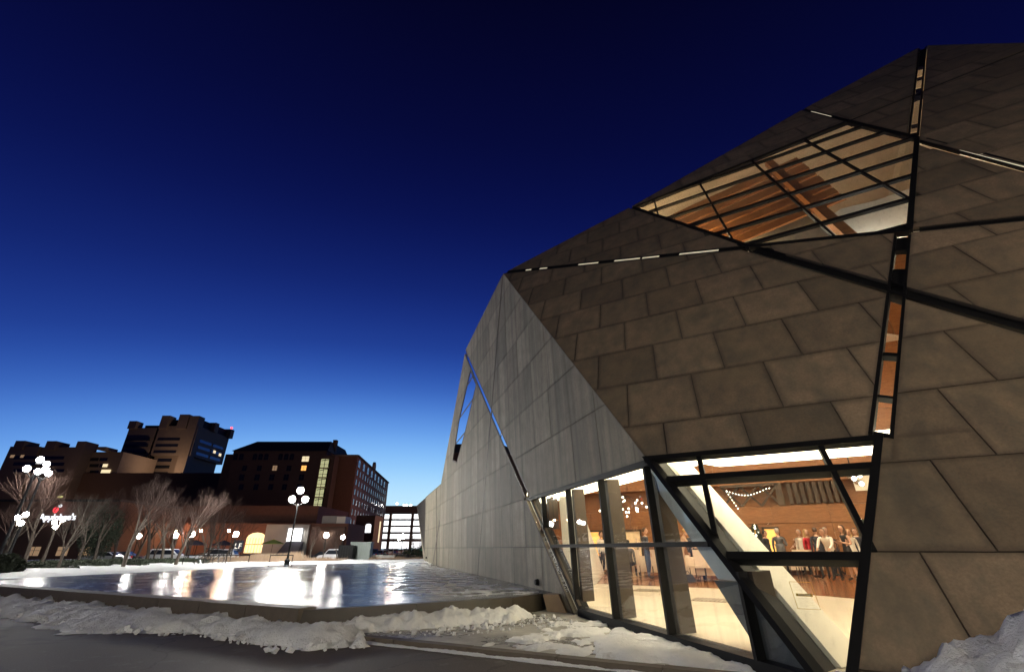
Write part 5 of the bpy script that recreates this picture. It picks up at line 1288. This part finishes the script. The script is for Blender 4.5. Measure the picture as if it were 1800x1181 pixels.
    # hands: palm ends carry four unequal bent fingers and a thumb off the side
    for sd, k in ((-1, 'l'), (1, 'r')):
        hd, wr = J['hd'+k], J['wr'+k]; dv = (hd-wr).normalized(); sdv = V((0, 1, 0)) if abs(dv.z) > .6 else V((1, 0, 0))*sd; cv = dv.cross(sdv).normalized(); sdv = cv.cross(dv).normalized()
        curl = V((-sd*.5, 0, 0)) if abs(dv.z) > .6 else V((0, 0, -.6))
        for f_i, ln in enumerate((.062, .072, .068, .052)):
            b0 = hd+sdv*(-.03+.02*f_i)*s; m0 = b0+dv*ln*.55*s; e0 = m0+(dv+curl).normalized()*ln*.5*s
            mb.tube(b0-dv*.02*s, m0, .0095*s, .0085*s, 5, 2); mb.tube(m0, e0, .0085*s, .006*s, 5, 2)
        th = wr.lerp(hd, .45)+sdv*-.03*s; m0 = th+(dv*.6-sdv*.8).normalized()*.035*s; mb.tube(th, m0, .011*s, .010*s, 5, 2); mb.tube(m0, m0+(dv+curl*.5).normalized()*.03*s, .010*s, .007*s, 5, 2)
    # head
    hc = J['neck']+(V((0, -sa*.1-.015, .095*ca+.02)))*s; rt = Matrix.Rotation(turn, 3, 'Z'); b0 = len(mb.v)
    hm = MB()
    hm.lathe([(.012, -.125), (.045, -.115), (.062, -.085), (.072, -.04), (.078, .01), (.076, .05), (.062, .09), (.035, .112), (.006, .12)], n=14, sy=1.2)
    for i, v_ in enumerate(hm.v):
        x, y, z = v_
        if y < 0 and z < -.03: y *= .93
        if y < -.06 and -.02 < z < .02: y -= .004
        hm.v[i] = (x, y, z)
    nb = len(hm.v); hm.add([(-.012, -.09, -.035), (.012, -.09, -.035), (0, -.118, -.028), (0, -.092, .018)], [(0, 1, 2), (1, 3, 2), (3, 0, 2)])
    hm.box((0, -.088, -.065), (.04, .012, .010), mi=4)
    for sd in (-1, 1): hm.ball((sd*.03, -.082, .005), .010, 6, 4, mi=5); hm.ball((sd*.079, .005, -.01), .022, 6, 4, sc=(.4, .7, 1.3)); hm.box((sd*.03, -.089, .024), (.03, .008, .006), mi=6)
    b0 = len(mb.v); mb.v += [tuple(rt @ V(v_)*s+hc) for v_ in hm.v]
    for f_, mi in zip(hm.f, hm.m): mb.face([b0+i for i in f_], {4: 4, 5: 5, 6: 6}.get(mi, 2))
    body = mb.build('person', [M[top], M[bottom], M['skin'], M['shoe'], M['lip'], M['eye'], M[hair]], smooth=True)
    tag(body, label, 'person', group); body.location = loc; body.rotation_euler = (0, 0, yaw); BASE[body.name] = V((0, 0, 0))
    # hair
    hm = MB(); pr = [(.080, -.03), (.088, .02), (.086, .06), (.072, .10), (.04, .126), (.006, .134)]
    if style == 'long': pr = [(.05, -.27), (.098, -.22), (.108, -.12), (.098, -.04)]+pr[1:]
    elif style == 'bald': pr = [(.081, -.05), (.084, -.01), (.083, .03)]
    hm.lathe(pr, n=14, sy=1.16)
    out = []
    for x, y, z in hm.v:
        if y < -.02 and z < .065: y = -.02+(y+.02)*.15 if style != 'bald' else max(y, .0)
        out.append(tuple(rt @ V((x, y+.012+(.012 if style == 'long' else 0), z))*s+hc))
    hm.v = out; hm.build('hair', M[hair], body, True)
    if skirt:
        mk = MB(); wz = J['waist']; prf = [(.17, -.46), (.175, -.40), (.165, -.2), (.16, -.05), (.135, .05), (.118, .12)]
        mk.lathe([(r*s, z*s) for r, z in prf], J['pel'], 14, sy=.78); mk.build('skirt', M[skirt], body, True)
    if jacket:
        mk = MB(); mk.lathe([(r*s, z*s) for r, z in ((.185, -.13), (.18, 0), (.165, .12), (.185, .28))], J['pel'], 14, sy=.74)
        if lean: mk.v = [tuple(V((x, y-max(0, z-hipz*s)*sa, hipz*s+(z-hipz*s)*ca))) for x, y, z in mk.v]
        mk.build('jacket_skirt', M[jacket], body, True)
    return body
M['lip'] = plain('lips', (.36, .12, .10), .5)
ZF = CZ+FZ
def onfloor(px, t): p = sight(px, 975)*t; return V((p.x, p.y, ZF))
PI = math.pi
G1 = 'guests inside the hall'
def face_to(p, q): v = q-p; return math.atan2(v.x, -v.y)
def guest(px, t, yaw, label, **k): return make_person(label, onfloor(px, t), yaw, group=G1, **k)
guest(1375, 18.0, PI*.72, 'balding man in a dark suit with his back to the window, leftmost of the group', top='suit_grey', hair='hair_grey', style='short', jacket='suit_grey', h=1.76, arms=('hold', 'down'))
guest(1413, 20, -1.2, 'man in a white shirt standing behind the woman in red', top='shirt', hair='hair_grey', style='short', h=1.78)
guest(1426, 18, .35, 'blond woman in a red dress and red jacket', top='red_cloth', bottom='red_cloth', hair='hair_blond', style='long', female=True, skirt='red_cloth', h=1.72, arms=('down', 'hold'))
guest(1443, 17.4, 2.9, 'man in a dark suit facing away, right of the woman in red', top='suit', hair='hair_brown', jacket='suit', h=1.76)
guest(1463, 16.6, -.9, 'man in a white shirt bending forward over a table', top='shirt', hair='hair_brown', lean=.55, h=1.80, arms=('reach', 'reach'))
guest(1461, 19.2, .5, 'grey-haired man in a grey suit facing the window', top='suit_grey', hair='hair_grey', jacket='suit_grey', h=1.84, turn=-.3)
guest(1477, 20.5, .2, 'man in the back row between the grey-haired man and the dark-haired woman', top='suit', hair='hair_brown', h=1.74)
guest(1492, 16.4, -1.5, 'woman with long brown hair in a sleeveless black dress', top='trouser', bottom='trouser', hair='hair_brown', style='long', female=True, sleeves=False, skirt='trouser', h=1.80, arms=('hold', 'hold'))
guest(1502, 17.8, -.6, 'blond woman behind the one in the sleeveless black dress', top='shirt', hair='hair_blond', style='long', female=True, h=1.72)
guest(1514, 18.6, -.5, 'man in black at the right edge of the pane', top='suit', hair='hair_black', jacket='suit', h=1.78)
guest(1395, 21.5, .3, 'seated woman behind the leftmost suited man', top='shirt', hair='hair_brown', style='long', female=True, seated=True, h=1.7)
guest(1402, 22.5, -.2, 'seated man beyond the gap left of the white shirt', top='suit', hair='hair_grey', seated=True, h=1.72)
guest(1138, 17.5, 1.0, 'man in a dark shirt and blue jeans standing between two fins', top='suit', bottom='jeans', hair='hair_brown', h=1.76, arms=('hold', 'down'))
guest(1198, 17.0, 1.3, 'woman in a long beige coat leaning over a table', top='beige_cloth', bottom='beige_cloth', hair='hair_blond', style='short', female=True, lean=.35, skirt='beige_cloth', h=1.76, arms=('reach', 'reach'))
guest(1219, 19.5, .4, 'man in a dark suit behind the woman in beige', top='suit', hair='hair_black', jacket='suit', h=1.75)
guest(1105, 18.2, 2.6, 'seated person in a dark coat by the second fin', top='suit_grey', hair='hair_black', seated=True, h=1.74)
guest(1058, 20.5, .8, 'guest in a white shirt beyond the white inclined wall', top='shirt', hair='hair_brown', h=1.70)
guest(1434, 21.5, .1, 'woman in a white blouse in the back row, right of the woman in red', top='shirt', hair='hair_brown', style='long', female=True, h=1.70)
guest(1486, 21.5, -.2, 'man in a dark suit in the back row behind the black dress', top='suit', hair='hair_grey', jacket='suit', h=1.78)
guest(1352, 20.5, .6, 'man in a dark suit by the lit fir tree at the white column', top='suit', hair='hair_black', jacket='suit', h=1.76)
guest(1176, 19.5, -.5, 'woman in a dark dress behind the third fin', top='trouser', bottom='trouser', hair='hair_brown', style='long', female=True, skirt='trouser', h=1.68)
guest(1256, 19.0, .8, 'man in a grey suit near the corner strut', top='suit_grey', hair='hair_brown', jacket='suit_grey', h=1.77)
# ---- tables and chairs
def make_table(label):
    t = thing('banquet_table', (0, 0, 0), label, 'table', 'banquet tables in the hall', local=True)
    MB().tube((0, 0, 0), (0, 0, .72), .05, .05, 8).build('pedestal', M['black'], t); MB().lathe([(.8, .72), (.8, .745)], n=20).build('tabletop', M['wood'], t)
    mb = MB(); prof = []; n = 36
    for i in range(n):
        a = 2*PI*i/n; k = 1+.05*math.sin(a*9); mb.v += [(.82*math.cos(a), .82*math.sin(a), .75), (.84*math.cos(a), .84*math.sin(a), .73), (.80*k*math.cos(a), .80*k*math.sin(a), .18)]
    for i in range(n):
        j = (i+1) % n; mb.face([3*i, 3*j, 3*j+1, 3*i+1][::-1]); mb.face([3*i+1, 3*j+1, 3*j+2, 3*i+2][::-1])
    mb.face([3*i for i in range(n)])
    mb.build('tablecloth', M['cloth'], t, True); return t
tb = make_table('white-clothed round table in front of the seated person'); tb.location = onfloor(1122, 19.6)
tl = [(1165, 19.0, 'white-clothed table behind the third fin'), (1232, 17.2, 'white-clothed table in front of the woman in beige'), (1268, 18.5, 'white-clothed table near the corner strut'), (1405, 21.0, 'white-clothed table left of the woman in red'),
      (1450, 22.5, 'white-clothed table in the middle of the standing group'), (1075, 21.5, 'white-clothed table beyond the inclined white wall'), (1320, 20, 'white-clothed table hidden partly by the white column'), (1210, 21.5, 'white-clothed table far back by the timber wall')]
for px, t_, lab in tl: dup(tb, onfloor(px, t_), 0, lab)
def make_vase(label):
    t = thing('flower_vase', (0, 0, 0), label, 'vase', 'table flowers', local=True); rnd = random.Random(5)
    MB().lathe([(.05, 0), (.07, .1), (.04, .22), (.05, .26)], n=10).build('vase', M['chrome'], t); mb = MB(); st = MB()
    for _ in range(34):
        p = V((rnd.gauss(0, .11), rnd.gauss(0, .11), .42+rnd.gauss(0, .09))); st.tube((0, 0, .22), p, .004, .003, 3); mb.ball(p, rnd.uniform(.02, .04), 5, 4)
    st.build('stems', M['leaf'], t); mb.build('blossoms', plain('blossom', (.65, .42, .34), .7, var=.3), t); return t
vz = make_vase('flowers in a slim vase on the table by the seated person'); vz.location = onfloor(1122, 19.6)+K*.755
for px, t_, lab in ((1165, 19.0, 'flowers on the table behind the third fin'), (1232, 17.2, 'flowers on the table by the woman in beige'), (1405, 21.0, 'flowers on the table left of the woman in red'), (1268, 18.5, 'flowers on the table near the corner strut')): dup(vz, onfloor(px, t_)+K*.755, 1, lab)
def make_chair(label):
    t = thing('banquet_chair', (0, 0, 0), label, 'chair', 'banquet chairs', local=True)
    MB().box((0, 0, .46), (.44, .44, .07)).build('seat', M['cloth'], t); MB().box((0, .21, .76), (.42, .05, .5)).build('backrest', M['cloth'], t)
    for x in (-.18, .18):
        for y in (-.18, .18): MB().tube((x, y, 0), (x, y, .43), .016, .016, 5).build('leg', M['bronze'], t)
    return t
chs = [(1112, 18.6, .2, 'pale chair turned from the window beside the seated person'), (1153, 18.0, -.3, 'pale chair behind the third fin'), (1178, 18.0, .5, 'pale chair left of the woman in beige'), (1222, 16.4, .2, 'pale chair at the table before the woman in beige'),
       (1245, 16.5, -.3, 'pale chair at the right side of that table'), (1258, 17.4, .1, 'pale chair near the corner strut'), (1282, 17.6, -.4, 'pale chair hidden partly by the strut'), (1397, 17.6, .1, 'pale chair beside the leftmost suited man'), (1415, 17.8, -.2, 'pale chair left of the woman in red')]
c0 = make_chair(chs[0][3]); c0.location = onfloor(chs[0][0], chs[0][1]); c0.rotation_euler = (0, 0, PI+chs[0][2])
for px, t_, rz, lab in chs[1:]: dup(c0, onfloor(px, t_), PI+rz, lab)
# bottle and bag
t = thing('wine_bottle', onfloor(1450, 22.4)+K*.755, 'wine bottle on the table in the middle of the standing group', 'bottle', local=True); MB().lathe([(.037, 0), (.038, .19), (.014, .24), (.014, .31)], n=10).build('glass', plain('bottle_glass', (.25, .2, .08), .1), t)
t = thing('hand_bag', onfloor(1204, 16.0), 'dark bag on the floor beside the woman in beige', 'bag', local=True); MB().hexa([(-.24, -.1, 0), (.24, -.1, 0), (.24, .1, 0), (-.24, .1, 0)], [(-.15, -.04, .24), (.15, -.04, .24), (.15, .04, .24), (-.15, .04, .24)]).build('body', M['suit'], t); MB().tube((-.1, 0, .23), (0, 0, .36), .01, .01, 5).tube((0, 0, .36), (.1, 0, .23), .01, .01, 5).build('handle', M['suit'], t)
# string of festoon bulbs on the gallery
def bulbs(name, pts, label, r=.022):
    t = thing(name, pts[0], label, 'string lights'); mb = MB()
    for a_, b_ in zip(pts, pts[1:]): mb.tube(a_, b_, .008, .008, 3, cap=False)
    mb.build('cable', M['black'], t)
    for p in pts: 
        q = MB(); q.ball(p-K*.03, r, 6, 4); q.build('bulb', M['bulb'], t)
    return t
def onback(px, py, off=-.4): p = sight(px, py); p = p*((D_BACK+off)/p.dot(m)); return V((p.x, p.y, p.z+CZ))
bulbs('festoon_lights', [onback(1277+75*u, 861+10*math.sin(PI*min(1, u*1.05))-5*u) for u in [k/14 for k in range(15)]], 'sagging string of small white bulbs in the braced gallery opening')
bulbs('festoon_lights', [onback(1277+20*u, 862+30*u) for u in [k/6 for k in range(7)]], 'short falling string of bulbs left of the braced opening')
def lit_tree(px, t_, label, h=1.9):
    t = thing('lit_fir_tree', onfloor(px, t_), label, 'fir tree', 'lit fir trees in the hall', local=True); rnd = random.Random(int(px)); mb = MB()
    for _ in range(900):
        z = rnd.random(); rr = (1-z)*.5*math.sqrt(rnd.random()); a = rnd.uniform(0, 6.28); p = V((rr*math.cos(a), rr*math.sin(a), .35+z*(h-.35))); v_ = V((math.cos(a), math.sin(a), -.3))*.12
        mb.add([p, p+v_+V((0, 0, .03)), p+v_-V((0, 0, .03))], [(0, 1, 2)])
    mb.build('foliage', M['leaf'], t); MB().tube((0, 0, 0), (0, 0, h*.8), .03, .015, 5).build('trunk', M['bark'], t)
    for k in range(16):
        z = rnd.random(); a = rnd.uniform(0, 6.28); rr = (1-z)*.5; q = MB(); q.ball((rr*math.cos(a), rr*math.sin(a), .4+z*(h-.4)), .035, 6, 4); q.build('bulb', M['bulb'], t)
lit_tree(1363, 22, 'small fir tree with white lights behind the leftmost suited man', 2.4); lit_tree(1532, 19, 'small fir tree with white lights at the right edge of the pane', 2.2); lit_tree(1337, 21, 'small fir tree with white lights next to the white column', 2.1)
# cluster of spotlights under the gallery and a white board
p = onback(1500, 838, -7); t = thing('spot_cluster', p, 'cluster of three small white spotlights behind the top right pane', 'lamp', local=True)
for dx, dz in ((-.12, .02), (.1, .12), (.08, -.15)): 
    MB().tube((dx, .05, dz), (dx, -.18, dz-.08), .07, .09, 10).build('spot_can', M['chrome'], t); MB().ball((dx, -.19, dz-.09), .07, 8, 5).build('spot_lens', M['bulb'], t)
MB().bar((-.3, 0, .2), (.3, 0, .2), .05, .05).tube((0, 0, .2), (0, 0, 1.6), .02, .02, 5).build('track', M['black'], t)
p = onback(1535, 842, -6); t = thing('hanging_screen', p, 'pale hanging screen at the right edge of the top right pane', 'screen', local=True); rz = R(-30)
MB().box((0, 0, 0), (1.2, .05, .7), Matrix.Rotation(rz, 3, 'Z')).build('surface', M['white'], t); MB().box((0, .0, .38), (1.25, .09, .09), Matrix.Rotation(rz, 3, 'Z')).build('case', M['chrome'], t)
# notice on the lower right pane (fixed to the glass, flat print)
t = thing('window_notice', PU(-.12, -.43, -.02), 'gold outlined prohibition notice printed on the lower right pane', 'notice', local=True)
def on_notice(u, v): 
    u *= .5; v *= .5; z = -.43+v; return PU(-.12+u-SK*v, z, -.035)-PU(-.12, -.43, -.02)
gold = plain('gold_print', (.42, .30, .05), .5); mb = MB()
NS = .5
cs_ = [(-.22, .25), (.18, .25), (.18, -.22), (-.22, -.22)]
for a_, b_ in zip(cs_, cs_[1:]+cs_[:1]): mb.bar(on_notice(*a_), on_notice(*b_), .004, .004)
mb.build('outline', gold, t)
MB().prism([on_notice(-.17, .04), on_notice(.13, .04), on_notice(.13, -.005), on_notice(-.17, -.005)], OUT_U*.003).build('gold_band', gold, t)
ang = math.atan2(e.y, e.x); tilt = math.atan2(1, .627)
text_mesh('Prohibited', .026, M['white'], 'band_lettering', t, on_notice(-.02, .0175)+OUT_U*.006, .0005, (tilt, 0, ang), 1.0)
mb = MB()
for k in range(7): w_ = (.25, .27, .22, .26, .24, .27, .15)[k]; mb.bar(on_notice(-.16, -.04-.022*k), on_notice(-.16+w_, -.04-.022*k), .0015, .0015)
for k in range(5): mb.bar(on_notice(-.15, .2-.026*k), on_notice(-.15+(.1, .22, .25, .2, .12)[k], .2-.026*k), .0015, .0015)
mb.build('fine_print', plain('fine_print', (.45, .42, .33), .6), t)

# chandelier of small bulbs seen through the left bay
t = thing('bulb_chandelier', at(1090, 880, 15.5), 'hanging cluster of many small bright bulbs behind the left window bay', 'chandelier', local=True); rnd = random.Random(4)
MB().tube((0, 0, 0), (0, 0, 6), .015, .015, 5).build('stem', M['black'], t); fr_ = MB()
for k in range(30):
    p = V((rnd.uniform(-.75, .75), rnd.uniform(-.75, .75), rnd.uniform(-.45, .1))); fr_.tube((0, 0, .25), p+K*.03, .004, .004, 3, cap=False); MB().ball(p, .028, 6, 4).build('bulb', M['bulb'], t)
fr_.build('arms', M['black'], t)
